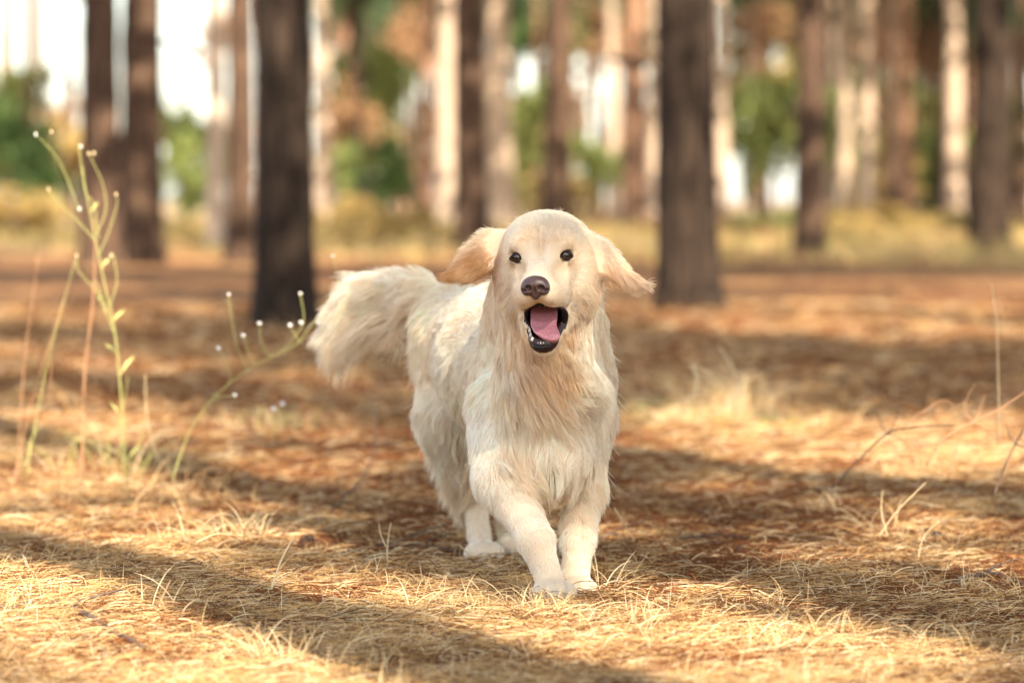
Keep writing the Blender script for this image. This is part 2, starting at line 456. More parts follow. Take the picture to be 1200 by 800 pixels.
G_PINE = "pine trees standing in the forest"
for i, (px, py, w, bark, lean, lab) in enumerate(VIEW):
    d = ground_d(py); p = W(px, py, d)
    INVIEW.append(pine(p[0], d, w / F_PX * d / 0.97, bark, lab, i, G_PINE, crown=False, lean=lean))
# --- far trunks beyond, deep in the wood
rs = np.random.default_rng(5)
far_px = np.concatenate([rs.uniform(395, 780, 40), rs.uniform(840, 1200, 70), rs.uniform(0, 90, 8)])
GAPS = ((845, 876), (902, 932), (688, 714), (50, 76), (1000, 1012))
for i, px in enumerate(far_px):
    if any(a < px < b for a, b in GAPS): continue
    d = rs.uniform(120, 210); x = (px - 600) / F_PX * d
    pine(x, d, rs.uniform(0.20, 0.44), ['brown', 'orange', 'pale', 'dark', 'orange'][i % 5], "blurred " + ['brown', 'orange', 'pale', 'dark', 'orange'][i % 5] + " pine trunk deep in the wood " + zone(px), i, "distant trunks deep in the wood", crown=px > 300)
# --- the same forest beside and behind the camera; its boughs break the sunlight on the floor
CAST = [(2.26, 0.0, 0.40), (2.50, 1.78, 0.36), (3.80, 1.9, 0.30), (8.0, 0.5, 0.3), (8.4, 7.5, 0.34), (4.9, 8.2, 0.30),
        (7.2, 14.0, 0.32), (4.6, 15.5, 0.3), (9.5, -7, 0.33), (1.4, -7.5, 0.3), (11.5, 3.5, 0.35), (10.6, 13, 0.3), (5.3, 21, 0.32), (9.5, 21.5, 0.3), (-0.8, -11, 0.3), (6.2, -10.5, 0.3)]
rs = np.random.default_rng(21)
NB = 30000
Gs = np.stack([rs.uniform(-7, 7.5, NB), rs.uniform(2.0, 38, NB)], 1)
keep = rs.uniform(size=NB) < shade_wanted(Gs)
Gs = Gs[keep]
Hs = rs.uniform(8.5, 13.5, len(Gs))
hd = np.array([math.sin(SUN_AZ), -math.cos(SUN_AZ)]) / math.tan(SUN_EL)
Cc = np.stack([Gs[:, 0] + hd[0] * Hs, Gs[:, 1] + hd[1] * Hs, Hs], 1)
cxy = np.array([(a, b) for a, b, _ in CAST])
dist = np.linalg.norm(Cc[:, None, :2] - cxy[None], axis=2)
own = dist.argmin(1); dmin = dist.min(1)
ok = dmin < 4.6
Cc, own = Cc[ok], own[ok]
print("boughs", len(Cc))
SIDE_LABEL = "tall pine beside the camera whose boughs dapple the forest floor"
for i, (x, y, dia) in enumerate(CAST):
    C = Cc[own == i]
    t = pine(x, y, dia, 'brown', SIDE_LABEL, i, "pines outside the picture", crown=False)
    loc = np.array(t.location)
    if len(C):
        V, F = leaf_faces(C - loc, 3, 0.42, 0.17, rs)
        link("crown", mesh_from("crown", V, F, [M_NEEDLE], False), t)
        mb = MB()
        for c in C[rs.choice(len(C), min(26, len(C)), replace=False)] - loc:
            z0 = max(6.5, c[2] - 0.35 * math.hypot(c[0], c[1]))
            mb.tube(spline([(0, 0, z0), (c[0] * .5, c[1] * .5, (z0 + c[2]) / 2 + .2), tuple(c)], 6), np.linspace(0.04, 0.012, 6), 5)
        mb.build("branch", BARK['brown'], t)
for i in range(34):
    y = rs.uniform(16, 95); s = rs.choice([-1, 1]); x = s * (0.14 * y + rs.uniform(1.5, 16))
    if s > 0 and y < 26: continue
    INVIEW.append(pine(x, y, rs.uniform(0.28, 0.45), ['brown', 'orange', 'dark'][i % 3], "pine standing outside the view beside the glade", i, "pines outside the picture", crown=False))

NB = 36000
Gy = rs.uniform(23.5, 135, NB); Gs = np.stack([rs.uniform(-1, 1, NB) * (0.15 * Gy + 2.5), Gy], 1)
kp = rs.uniform(size=NB) < (0.15 * Gy + 2.5) / 22.8
Gs = Gs[kp]; Gs = Gs[rs.uniform(size=len(Gs)) < shade_wanted(Gs)]
Hs = rs.uniform(8.0, 13.5, len(Gs)); Cc = np.stack([Gs[:, 0] + hd[0] * Hs, Gs[:, 1] + hd[1] * Hs, Hs], 1)
cxy = np.array([(t.location.x, t.location.y) for t in INVIEW])
own = np.linalg.norm(Cc[:, None, :2] - cxy[None], axis=2).argmin(1)
for i, t in enumerate(INVIEW):
    C = Cc[own == i] - np.array(t.location)
    if len(C) > 3:
        V, F = leaf_faces(C, 3, 0.85, 0.40, rs)
        link("crown", mesh_from("crown", V, F, [M_NEEDLE], False), t)

# ------------------------------------------------------------------ leafy shrubs and saplings far behind
def leafy_mesh(seed, mat, n=2600, leaf=0.10, low=0.0):
    rs = np.random.default_rng(seed)
    k = 22
    cc = norm(rs.normal(size=(k, 3))) * rs.uniform(0.2, 1.0, (k, 1)); rad = rs.uniform(0.12, 0.34, k)
    j = rs.integers(0, k, n); C = cc[j] + norm(rs.normal(size=(n, 3))) * rad[j, None] * rs.uniform(0.5, 1, (n, 1))
    V, F = leaf_faces(C, 1, leaf * 1.6, leaf, rs, 0.3)
    return mesh_from("foliage", V, F, [mat], False)
LEAFY = {'green': [leafy_mesh(s, M_GREEN) for s in (1, 2)], 'deep': [leafy_mesh(s, M_DKGREEN) for s in (3, 4)],
         'yellow': [leafy_mesh(s, M_YELLOW) for s in (5, 6)], 'rust': [leafy_mesh(s, M_RUST, 1000) for s in (7, 8)]}
stem_mb = MB()
for a in range(6):
    stem_mb.tube(spline([(0, 0, 0), (0.1 * math.cos(a), 0.1 * math.sin(a), 0.5), (0.45 * math.cos(a * 1.1), 0.45 * math.sin(a * 1.1), 1.1)], 7), np.linspace(0.03, 0.008, 7), 5)
_s = stem_mb.build("stem", BARK['brown']); STEM = _s.data; bpy.data.objects.remove(_s)
def leafy(px, py, wpx, hpx, d, tone, label, k, name="shrub", cat="shrub"):
    """crown centred at photo px,py with size wpx x hpx at depth d"""
    c = W(px, py, d); rx = wpx / 2 / F_PX * d; rz = hpx / 2 / F_PX * d
    gz = float(ground_z(c[0], d)[0])
    t = link(name, None, loc=(c[0], d, gz)); tag(t, label, cat, "leafy shrubs and saplings behind the trunks")
    f = link("foliage", LEAFY[tone][k % 2], t); f.location = (0, 0, c[2] - gz); f.scale = (rx, max(rx, 0.6), rz); f.rotation_euler = (0, 0, k * 1.9)
    s = link("stem", STEM, t); hh = max(c[2] - gz, 0.3); s.scale = (rx, rx, hh)
    return t
SHR = [
    (5, 170, 110, 170, 74, 'deep', "deep green leafy sapling at the left edge"),
    (45, 205, 70, 90, 66, 'deep', "low dark green bush beside the thin dark trunks"),
    (20, 105, 70, 90, 120, 'green', "pale green sapling top behind the thin dark trunks at left"),
    (22, 250, 120, 50, 60, 'yellow', "yellowed bush at the foot of the left edge saplings"),
    (216, 165, 95, 150, 118, 'green', "bright lime green sapling between pair and slim trunks"),
    (222, 222, 80, 60, 105, 'green', "low bright green bush below the lime sapling"),
    (400, 195, 60, 90, 98, 'green', "green bush right of the pale trunk on the left"),
    (452, 205, 70, 110, 92, 'deep', "dark green bush behind the leaning thin trunk"),
    (430, 95, 110, 130, 130, 'green', "high leafy crown behind the leaning thin trunk"),
    (480, 60, 90, 130, 140, 'rust', "rusty high foliage left of the bright cream trunk"),
    (428, 252, 100, 55, 62, 'yellow', "sunlit golden yellow bush on the floor above the tail"),
    (470, 262, 60, 36, 52, 'yellow', "small golden bush above the dog's tail"),
    (618, 150, 46, 170, 112, 'green', "green sapling in the slot right of the second cream trunk"),
    (655, 230, 90, 50, 100, 'yellow', "pale yellow bush behind the brown trunk above the head"),
    (697, 190, 60, 90, 115, 'green', "light green sapling in the bright gap above the ear"),
    (705, 40, 110, 120, 150, 'rust', "rust brown high foliage above the bright gap"),
    (872, 140, 72, 140, 125, 'green', "light green sapling left of the slim orange topped trunk"),
    (914, 142, 66, 145, 128, 'green', "light green sapling right of the slim orange topped trunk"),
    (885, 22, 130, 90, 150, 'rust', "rusty foliage hanging above the two light green saplings"),
    (893, 118, 150, 110, 150, 'yellow', "pale yellow foliage veil behind the two light green saplings"),
    (985, 150, 60, 150, 118, 'green', "yellow green sapling between brown and cream trunks"),
    (1030, 215, 90, 60, 122, 'yellow', "pale bush behind the right-hand cluster of trunks"),
    (1000, 40, 120, 110, 150, 'rust', "brown foliage above the cream trunks on the right"),
    (1095, 60, 130, 160, 150, 'rust', "brown foliage above the bright orange trunk"),
    (1092, 185, 40, 110, 112, 'green', "green sapling seen between narrow brown and dark slim trunks"),
    (1192, 150, 40, 90, 120, 'green', "green bush at the right edge"),
    (1060, 255, 190, 34, 88, 'yellow', "long low straw yellow bush on the floor at right"),
    (900, 262, 90, 26, 74, 'green', "low yellow green ground bush in the right gap"),
    (560, 100, 80, 200, 150, 'rust', "brown foliage filling the back between the cream trunks"),
    (255, 40, 50, 90, 160, 'rust', "brown foliage beside the slim pale trunk top"),
    (640, 30, 100, 110, 150, 'deep', "dark green high foliage behind the head's trunk"),
    (660, 120, 70, 90, 150, 'rust', "brown high foliage right of the second cream trunk"),
    (760, 110, 60, 160, 150, 'rust', "brown foliage close to the thick dark trunk behind the ear"),
]
for k, (px, py, w, h, d, tone, lab) in enumerate(SHR):
    leafy(px, py, w * 1.15, h * 1.1, d, tone, lab, k, "sapling" if "sapling" in lab or "foliage" in lab or "crown" in lab else "shrub", "sapling" if "bush" not in lab else "shrub")

rs = np.random.default_rng(15)
for k in range(46):
    px = rs.uniform(395, 1200) if k > 4 else rs.uniform(-10, 90)
    if 800 < px < 960 or 665 < px < 735: continue
    d = rs.uniform(105, 190); hh = rs.uniform(50, 130)
    leafy(px, 238 - hh / 2 - rs.uniform(-10, 60), rs.uniform(50, 120), hh, d, ['green', 'yellow', 'rust', 'yellow', 'rust'][k % 5], "blurred " + ['green', 'straw yellow', 'rusty', 'straw yellow', 'rusty'][k % 5] + " sapling among far trunks " + zone(px), k, "sapling", "sapling")

for k in range(26):        # low bushes and grass hummocks on the floor between the middle trunks
    py = rs.uniform(262, 292); px = rs.uniform(-20, 1220); d = ground_d(py); w = rs.uniform(40, 110)
    leafy(px, py - rs.uniform(4, 12), w, rs.uniform(18, 40), d, ['yellow', 'rust', 'deep', 'yellow'][k % 4], "low " + ['straw yellow', 'rusty brown', 'dark green', 'straw yellow'][k % 4] + " bush among the middle trunks " + zone(px), k, "shrub", "shrub")
mb = MB(); mb.tube(spline([(0, 0, 0), (.12, 0, .03), (.26, .02, .02)], 6), np.array([.022, .019, .017, .015, .013, .010]), 7)
_s = mb.build("branch_stub", BARK['dark']); STUB = _s.data; bpy.data.objects.remove(_s)
for k, t in enumerate(INVIEW[:14]):
    tr = t.children[0]; r = tr.scale[0] * .44
    for j in range(3):
        a = k * 1.7 + j * 2.2; o = link("branch_stub", STUB, t)
        o.location = (math.cos(a) * r, math.sin(a) * r, .9 + j * .8 + (k % 3) * .25); o.rotation_euler = (0, -.15, a)

rs = np.random.default_rng(8)
for k in range(44):        # the wood goes on to both sides of the view
    s = -1 if k % 2 else 1; d = rs.uniform(70, 180); x = s * (0.145 * d + rs.uniform(2, 0.24 * d))
    if k % 3: pine(x, d, rs.uniform(0.25, 0.45), ['brown', 'orange', 'pale', 'dark'][k % 4], "pine of the wood beyond the side of the picture", k, "pines outside the picture")
    else: leafy(600 + x / d * F_PX, rs.uniform(130, 210), rs.uniform(80, 150), rs.uniform(60, 130), d, ['green', 'yellow', 'deep', 'rust'][k % 4], "leafy sapling of the wood beyond the side of the picture", k, "sapling", "sapling")

# ------------------------------------------------------------------ the dog
H3 = 0.0035
DLO = np.array([-0.46, 5.96, -0.01]); DHI = np.array([0.30, 7.46, 0.70])
DN = np.ceil((DHI - DLO) / H3).astype(int)
FLD = np.full(DN, 1.0, dtype=np.float32)
AX = [DLO[i] + np.arange(DN[i]) * H3 for i in range(3)]
def window(lo, hi, m):
    s = []
    for i in range(3):
        a = max(0, int((lo[i] - m - DLO[i]) / H3)); b = min(DN[i], int((hi[i] + m - DLO[i]) / H3) + 2)
        s.append(slice(a, b))
    s = tuple(s)
    X, Y, Z = np.meshgrid(AX[0][s[0]], AX[1][s[1]], AX[2][s[2]], indexing='ij')
    return s, np.stack([X, Y, Z], -1).astype(np.float32)
def smin(a, b, k):
    h = np.clip(0.5 + 0.5 * (b - a) / k, 0, 1)
    return b * (1 - h) + a * h - k * h * (1 - h)
def cone(a, b, ra, rb, k=0.03, sub=False):
    a = np.asarray(a, float); b = np.asarray(b, float); r = max(ra, rb)
    s, P = window(np.minimum(a, b) - r, np.maximum(a, b) + r, k + 0.02)
    ba = (b - a).astype(np.float32); t = np.clip(((P - a.astype(np.float32)) @ ba) / (ba @ ba), 0, 1)
    d = np.linalg.norm(P - a.astype(np.float32) - t[..., None] * ba, axis=-1) - (ra + (rb - ra) * t)
    FLD[s] = -smin(-FLD[s], d, k) if sub else smin(FLD[s], d, k)
def ell(c, r, R=None, k=0.03, sub=False):
    c = np.asarray(c, float); r = np.asarray(r, float); m = r.max()
    s, P = window(c - m, c + m, k + 0.02)
    Q = P - c.astype(np.float32)
    if R is not None: Q = Q @ np.asarray(R, np.float32)      # columns of R = local axes
    k0 = np.linalg.norm(Q / r.astype(np.float32), axis=-1); k1 = np.linalg.norm(Q / (r ** 2).astype(np.float32), axis=-1)
    d = k0 * (k0 - 1) / (k1 + 1e-6)
    FLD[s] = -smin(-FLD[s], d, k) if sub else smin(FLD[s], d, k)

# head frame: u = towards the picture's right, v = where the muzzle points, w = up
EYE = W(634, 301, 6.165)
yaw, pit, rol = math.radians(7), math.radians(7), math.radians(-2)
HR = (Matrix.Rotation(-yaw, 3, 'Z') @ Matrix.Rotation(pit, 3, 'X') @ Matrix.Rotation(rol, 3, 'Y'))
hu = np.array(HR @ Vector((1, 0, 0))); hv = np.array(HR @ Vector((0, -1, 0))); hw = np.array(HR @ Vector((0, 0, 1)))
HB = np.stack([hu, hv, hw], 1)
def hp(u, v, w): return EYE + hu * u + hv * v + hw * w
def HE(u, v, w, ru, rv, rw, k=0.02, sub=False): ell(hp(u, v, w), (ru, rv, rw), HB, k, sub)
def HC(p, q, ra, rb, k=0.02, sub=False): cone(hp(*p), hp(*q), ra, rb, k, sub)

# torso
C1, C2, C3 = np.array([.058, 6.54, .365]), np.array([-.015, 6.80, .375]), np.array([-.085, 7.08, .395])
cone(C1, C2, .110, .104); cone(C2, C3, .104, .088, .05)
ell(C1 + [-.006, .03, -.02], (.100, .16, .15), None, .04)
ell(W(645, 500, 6.42), (.078, .085, .100), None, .05); ell(W(650, 532, 6.365), (.062, .055, .052), None, .02)
ell(W(655, 452, 6.335), (.070, .045, .030), None, .018)                      # forechest
cone([.052, 6.50, .455], hp(0, -.10, -.015), .098, .074, .04)                # neck
cone(W(640, 460, 6.38), hp(0, -.085, -.06), .080, .060, .05)                 # throat ruff
cone([-.02, 6.80, .44], [-.085, 7.10, .42], .065, .06, .05)
# fore legs
S1, S2 = W(586, 478, 6.44), W(683, 490, 6.46)
E1, E2 = W(588, 562, 6.36), W(683, 565, 6.46)
cone(S1, E1, .053, .044, .04); cone(S2, E2, .046, .036, .04)
K1, K2 = W(628, 634, 6.26), W(678, 636, 6.37)
EM = (E1 + K1) / 2 + [0, .004, 0]; cone(E1, EM, .040, .029, .02); cone(EM, K1, .028, .0270, .012); cone(E2, K2, .034, .0235, .02)
A1, A2 = W(643, 676, 6.245), W(673, 682, 6.345)
cone(K1, A1, .0265, .0225, .012); cone(K2, A2, .0235, .0235, .015)
def paw(c, dirx, k=0.012, r=0.035):
    dx, dy = math.sin(dirx), -math.cos(dirx); f = np.array([dx, dy, 0]); s = np.array([-dy, dx, 0])
    R = np.stack([s, f, np.array([0, 0, 1.])], 1)
    ell(c + f * .012, (r * 1.02, r * 1.25, .021), R, .014)
    for j, o in enumerate((-1.5, -.5, .5, 1.5)):
        ell(c + f * (.036 - .006 * abs(o)) + s * o * .0160 + np.array([0, 0, -.003]), (.0092, .018, .0145), R, .004)
paw(np.array([A1[0] + .007, A1[1] - .015, .026]), 0.15)
paw(np.array([A2[0] + .001, A2[1] - .015, .021]), 0.05)
# hind legs
T1, T2 = W(533, 480, 7.02), W(596, 500, 7.08)
cone(C3, T1, .084, .064, .04); cone(C3 + [.07, 0, 0], T2, .08, .066, .04)
HK1, HK2 = W(556, 585, 7.14), W(603, 590, 7.22)
cone(T1, HK1, .060, .021, .03); cone(T2, HK2, .055, .028, .03)
P1, P2 = W(564, 645, 7.00), W(602, 640, 7.10)
cone(HK1, P1, .0205, .0195, .012); cone(HK2, P2, .026, .022, .015)
paw(np.array([P1[0] + .006, P1[1] - .02, .021]), -0.05); paw(np.array([P2[0], P2[1] - .02, .021]), 0)
# tail
TL = spline([W(520, 360, 7.14), W(480, 344, 7.22), W(440, 346, 7.28), W(408, 368, 7.30), W(392, 402, 7.30)], 8)
for i in range(7): cone(TL[i], TL[i + 1], .034 - .003 * i, .031 - .003 * i, .02)
# skull
HE(0, -.075, -.004, .067, .080, .0565, .03)
for s in (-1, 1): HE(s * .022, -.060, .024, .030, .050, .028, .02)
HE(0, -.040, .010, .050, .045, .040, .03)
for s in (-1, 1):
    HE(s * .040, -.076, -.048, .037, .050, .048, .03)       # cheeks
    HE(s * .031, -.012, .022, .020, .020, .011, .012)        # brows
    HE(s * .0205, .042, -.052, .0190, .046, .0225, .012)       # upper lips
    HE(s * .031, -.004, -.058, .014, .042, .024, .022)
HC((0, -.02, -.022), (0, .078, -.032), .034, .0215, .025)     # muzzle
HC((0, -.05, -.09), (.001, .028, -.1385), .030, .0160, .015)   # lower jaw
HC((-.020, -.045, -.095), (-.011, .024, -.133), .022, .012, .012); HC((.020, -.045, -.095), (.012, .024, -.133), .022, .012, .012)
HC((-.031, -.02, -.070), (-.022, .002, -.118), .013, .011, .012); HC((.031, -.02, -.070), (.024, .002, -.118), .013, .011, .012)  # corners of the mouth
# ears: thin flaps thrown out by the run
def ear(poly, v0, side, curl):
    P2 = np.array(poly, float)
    pts = np.array([hp(a, v0, b) for a, b in poly])
    s, P = window(pts.min(0) - .03, pts.max(0) + .03, 0.03)
    Q = (P - EYE.astype(np.float32)) @ HB.astype(np.float32)
    u, v, w = Q[..., 0], Q[..., 1], Q[..., 2]
    d = np.full(u.shape, 1e9, np.float32); sg = np.ones(u.shape, np.float32); n = len(P2)
    for i in range(n):
        a, b = P2[i - 1], P2[i]
        e = a - b; wx, wy = u - b[0], w - b[1]
        t = np.clip((wx * e[0] + wy * e[1]) / (e @ e), 0, 1)
        d = np.minimum(d, (wx - e[0] * t) ** 2 + (wy - e[1] * t) ** 2)
        c1 = w >= b[1]; c2 = w < a[1]; c3 = e[0] * wy > e[1] * wx
        flip = (c1 & c2 & c3) | (~c1 & ~c2 & ~c3)
        sg = np.where(flip, -sg, sg)
    d2 = sg * np.sqrt(d)
    bend = v0 + curl * (np.abs(u) - .06) ** 2 * 30 - 0.10 * (w + .02) 
    dd = np.maximum(d2, np.abs(v - bend) - .003)
    q = np.sqrt(np.maximum(d2 + .004, 0) ** 2 + np.maximum(np.abs(v - bend) - .001, 0) ** 2) + np.minimum(np.maximum(d2 + .004, np.abs(v - bend) - .001), 0) - .0045
    FLD[s] = smin(FLD[s], q, .012)
pxm = 6.2 / F_PX
def hpx(L): return [((x - 634) * pxm - .010, -(y - 301) * pxm + .004) for x, y in L]
EAR_L = hpx([(594, 278), (571, 276), (555, 292), (542, 308), (528, 325), (552, 333), (573, 326), (594, 314)])
EAR_R = hpx([(690, 283), (708, 291), (722, 304), (738, 325), (760, 344), (740, 349), (722, 342), (702, 331)])
ear(EAR_L, -.070, -1, .12); ear(EAR_R, -.075, 1, .12)
# carve: mouth and eye sockets
MOUTH = []
def mouth_field(P):
    Q = (P - EYE) @ HB
    def e(c, r):
        q = (Q - np.array(c)) / np.array(r); k0 = np.linalg.norm(q, axis=-1); k1 = np.linalg.norm(q / np.array(r), axis=-1); return k0 * (k0 - 1) / (k1 + 1e-9)
    a = e((.002, .012, -.094), (.0290, .055, .0225)); b = e((.001, .030, -.088), (.021, .05, .016)); c = e((.001, .008, -.116), (.0205, .036, .0165))
    return np.minimum(np.minimum(a, b), c)
s, P = window(hp(0, 0, -.10) - .09, hp(0, 0, -.10) + .09, 0.01)
mf = mouth_field(P.astype(np.float64)).astype(np.float32)
FLD[s] = -smin(-FLD[s], mf, .004)
EYES = [hp(-.0385, -.014, -.0005), hp(.0385, -.014, .0005)]
for s_ in (-1, 1):
    HE(s_ * .036, .030, -.020, .0125, .034, .013, .014, True)      # hollow below the eye beside the bridge
HE(0, .014, .034, .005, .022, .030, .016, True)                  # furrow of the forehead
for e in EYES: ell(e + hv * .006, (.0140, .0125, .0085), HB, .005, True)

def surface_nets(F, lo, h):
    n = F.shape; sgn = F < 0
    c = [(0, 0, 0), (1, 0, 0), (0, 1, 0), (1, 1, 0), (0, 0, 1), (1, 0, 1), (0, 1, 1), (1, 1, 1)]
    def sl(o): return tuple(slice(o[i], n[i] - 1 + o[i]) for i in range(3))
    cnt = np.zeros(tuple(k - 1 for k in n), np.uint8)
    for o in c: cnt += sgn[sl(o)]
    act = (cnt > 0) & (cnt < 8)
    I = np.argwhere(act)
    idx = np.full(act.shape, -1, np.int32); idx[act] = np.arange(len(I))
    val = np.stack([F[I[:, 0] + o[0], I[:, 1] + o[1], I[:, 2] + o[2]] for o in c], 1)
    acc = np.zeros((len(I), 3)); num = np.zeros(len(I))
    for a in range(8):
        for b in range(a + 1, 8):
            d = np.array(c[b]) - np.array(c[a])
            if np.abs(d).sum() != 1: continue
            va, vb = val[:, a], val[:, b]; m = (va < 0) != (vb < 0)
            t = np.where(m, va / np.where(m, va - vb, 1), 0)
            acc += np.where(m[:, None], np.array(c[a]) + t[:, None] * d, 0); num += m
    V = lo + (I + acc / num[:, None]) * h
    Q = []
    for ax in range(3):
        o1, o2 = [(1, 2), (2, 0), (0, 1)][ax]
        a = [slice(1, n[i] - 1) for i in range(3)]; b = list(a)
        a[ax] = slice(0, n[ax] - 1); b[ax] = slice(1, n[ax])
        s0, s1 = sgn[tuple(a)], sgn[tuple(b)]
        E = np.argwhere(s0 != s1); inside = s0[tuple(E.T)]
        base = E + 1; base[:, ax] -= 1
        def cid(d1, d2):
            k = base.copy(); k[:, o1] -= d1; k[:, o2] -= d2
            return idx[tuple(k.T)]
        q = np.stack([cid(1, 1), cid(0, 1), cid(0, 0), cid(1, 0)], 1)
        q[~inside] = q[~inside][:, ::-1]
        Q.append(q)
    return V, np.concatenate(Q)
DV, DF = surface_nets(FLD, DLO, H3)
del FLD
fc = DV[DF].mean(1)
def smooth_mesh(V, Fq, it):
    E = np.concatenate([Fq[:, [0, 1]], Fq[:, [1, 2]], Fq[:, [2, 3]], Fq[:, [3, 0]]])
    deg = np.bincount(E.ravel(), minlength=len(V)).astype(float)
    for _ in range(it):
        A = np.zeros_like(V)
        for k in range(3):
            A[:, k] = np.bincount(E[:, 0], V[E[:, 1], k], len(V)) + np.bincount(E[:, 1], V[E[:, 0], k], len(V))
        V = V * 0.5 + 0.5 * A / deg[:, None]
    return V
DV = smooth_mesh(DV, DF, 2)
inmouth = mouth_field(fc) < 0.0035
Q_ = (fc - EYE) @ HB; inmouth |= (mouth_field(fc) < .008) & (Q_[:, 2] < -.112) & (Q_[:, 1] > -.01)
Q_ = (fc - EYE) @ HB
inmouth &= (np.abs(Q_[:, 0]) < .034)
LIP = [(0, .052, -.070), (-.012, .050, -.073), (-.0225, .036, -.078), (-.0285, .015, -.088), (-.0265, .004, -.102), (-.0220, .010, -.119), (-.0165, .028, -.134), (-.009, .041, -.1400),
       (.006, .041, -.1400), (.014, .028, -.134), (.0225, .010, -.119), (.0335, .004, -.103), (.0345, .015, -.086), (.026, .036, -.076), (.012, .050, -.073), (0, .052, -.070)]
lp = np.array([hp(*p) for p in LIP])
sp = spline(lp, 60); tt = np.linspace(0, 1, 60)
lr = 0.0019 + .0026 * np.exp(-((tt - .5) / .11) ** 4) + .0036 * np.exp(-((tt - .76) / .07) ** 2)
lr *= 1 + .10 * np.sin(tt * 60) + .08 * np.sin(tt * 97)
for p_, t_ in zip(sp, tt):
    if .2 < t_ < .8: inmouth |= ((fc - p_) ** 2).sum(1) < (.0105 if .38 < t_ < .62 else (.0055 if t_ < .5 else .0085)) ** 2

dog = link("dog", None, loc=(0.03, 6.55, 0.0)); DLOC = np.array([0.03, 6.55, 0.0])
tag(dog, "cream golden retriever running towards the camera with open mouth and flying ears", "dog")
M_SKIN = material("fur_undercoat", (0.72, 0.56, 0.38), 0.9, 0.1)
M_MOUTH = material("dark_mouth_lining", (0.028, 0.011, 0.010), 0.4, 0.35)
body = link("body", mesh_from("body", DV - DLOC, DF, [M_SKIN, M_MOUTH], True, inmouth.astype(int)), dog)

# --- nose, eyes, lips, tongue, teeth
def small_sdf(fn, lo, hi, h):
    n = np.ceil((np.array(hi) - np.array(lo)) / h).astype(int)
    X, Y, Z = np.meshgrid(*[lo[i] + np.arange(n[i]) * h for i in range(3)], indexing='ij')
    V, F = surface_nets(fn(np.stack([X, Y, Z], -1)), np.array(lo), h)
    return smooth_mesh(V, F, 1), F
def le(Q, c, r):
    q = (Q - np.array(c)) / np.array(r); k0 = np.linalg.norm(q, axis=-1); k1 = np.linalg.norm(q / np.array(r), axis=-1); return k0 * (k0 - 1) / (k1 + 1e-9)
def nose_fn(Q):
    d = le(Q, (0, 0, .003), (.0225, .016, .0155))
    d = smin(d, le(Q, (-.0135, .002, -.004), (.0105, .012, .011)), .006); d = smin(d, le(Q, (.0135, .002, -.004), (.0105, .012, .011)), .006)
    d = smin(d, le(Q, (0, .003, -.010), (.008, .010, .012)), .006)
    for s in (-1, 1):
        d = -smin(-d, le(Q, (s * .0105, .014, -.001), (.0055, .008, .0045)), .003)
        d = -smin(-d, le(Q, (s * .019, .011, -.005), (.006, .006, .0022)), .002)
    d = -smin(-d, le(Q, (0, .016, -.010), (.0012, .005, .013)), .002)
    return d
nv, nf = small_sdf(nose_fn, (-.03, -.022, -.028), (.03, .024, .024), .0011)
NC = hp(0, .092, -.0345); nv = nv * .96
M_NOSE = material("nose_leather", (0.045, 0.022, 0.017), 0.36, 0.5)
noise_color(M_NOSE, 700, [(0.35, (0.024, 0.013, 0.011)), (0.65, (0.10, 0.052, 0.044))], bump=0.5, bump_dist=0.0006)
ns = link("nose", mesh_from("nose", (nv @ HB.T) + NC - DLOC, nf[:, ::-1] if np.linalg.det(HB) < 0 else nf, [M_NOSE]), dog)
M_EYE = material("brown_eye", (0.020, 0.009, 0.005), 0.06, 0.8)
M_LID = material("dark_eyelid", (0.030, 0.017, 0.013), 0.8, 0.1)
for k, e in enumerate(EYES):
    mb = MB(); mb.blob((0, 0, 0), .0110, 24, 16)
    eo = mb.build("eye", M_EYE, dog); eo.location = Vector(e + hv * .003 - DLOC)
    s = -1 if k == 0 else 1
    pts = []
    for t in np.linspace(0, 2 * math.pi, 29):
        a, b = math.cos(t), math.sin(t)
        uu = .0118 * a; ww = (.0062 if b > 0 else .0052) * b * (1 - .45 * a * a)
        pts.append(uu * hu + (ww - s * a * .0012) * hw + (.0125 - 24 * uu * uu - 6 * abs(ww) ** 1.5) * hv)
    mb = MB(); mb.tube(np.array(pts), .0022, 6, cap=False)
    lo_ = mb.build("eyelid", M_LID, dog); lo_.location = Vector(e + hv * .001 - DLOC)
M_LIP = material("black_lips", (0.012, 0.007, 0.006), 0.45, 0.25)
mb = MB(); mb.tube(sp - DLOC, lr, 10, cap=False); mb.build("lip", M_LIP, dog)
M_TONGUE = material("pink_tongue", (0.50, 0.20, 0.22), 0.3, 0.5)
noise_color(M_TONGUE, 300, [(0.3, (0.42, 0.14, 0.17)), (0.7, (0.60, 0.27, 0.29))], bump=0.4, bump_dist=0.0008)
TC = [(-.001, -.035, -.086), (.000, -.010, -.096), (.001, .010, -.107), (.002, .022, -.116), (.009, .037, -.1240), (.018, .0420, -.130)]
tcs = spline(TC, 16); TV = []; nk = 14
for i, c in enumerate(tcs):
    f = i / 15; wd = .0232 * (1 - .18 * f) * (math.sqrt(max(0, 1 - max(0, (f - .72) / .28) ** 2 * .85)))
    for k in range(nk):
        a = 2 * math.pi * k / nk
        uu = wd * math.cos(a); th = .0045 * math.sin(a)
        TV.append(hp(c[0] + uu, c[1] + th * .5, c[2] + th + 16 * uu * uu - .0035 * math.exp(-(uu / .0035) ** 2) * (math.sin(a) > 0) + .0012 * math.sin(i * 2.1) * (math.sin(a) > 0)) - DLOC)
TF = [(i * nk + k, i * nk + (k + 1) % nk, (i + 1) * nk + (k + 1) % nk, (i + 1) * nk + k) for i in range(15) for k in range(nk)] + [tuple(15 * nk + k for k in range(nk))]
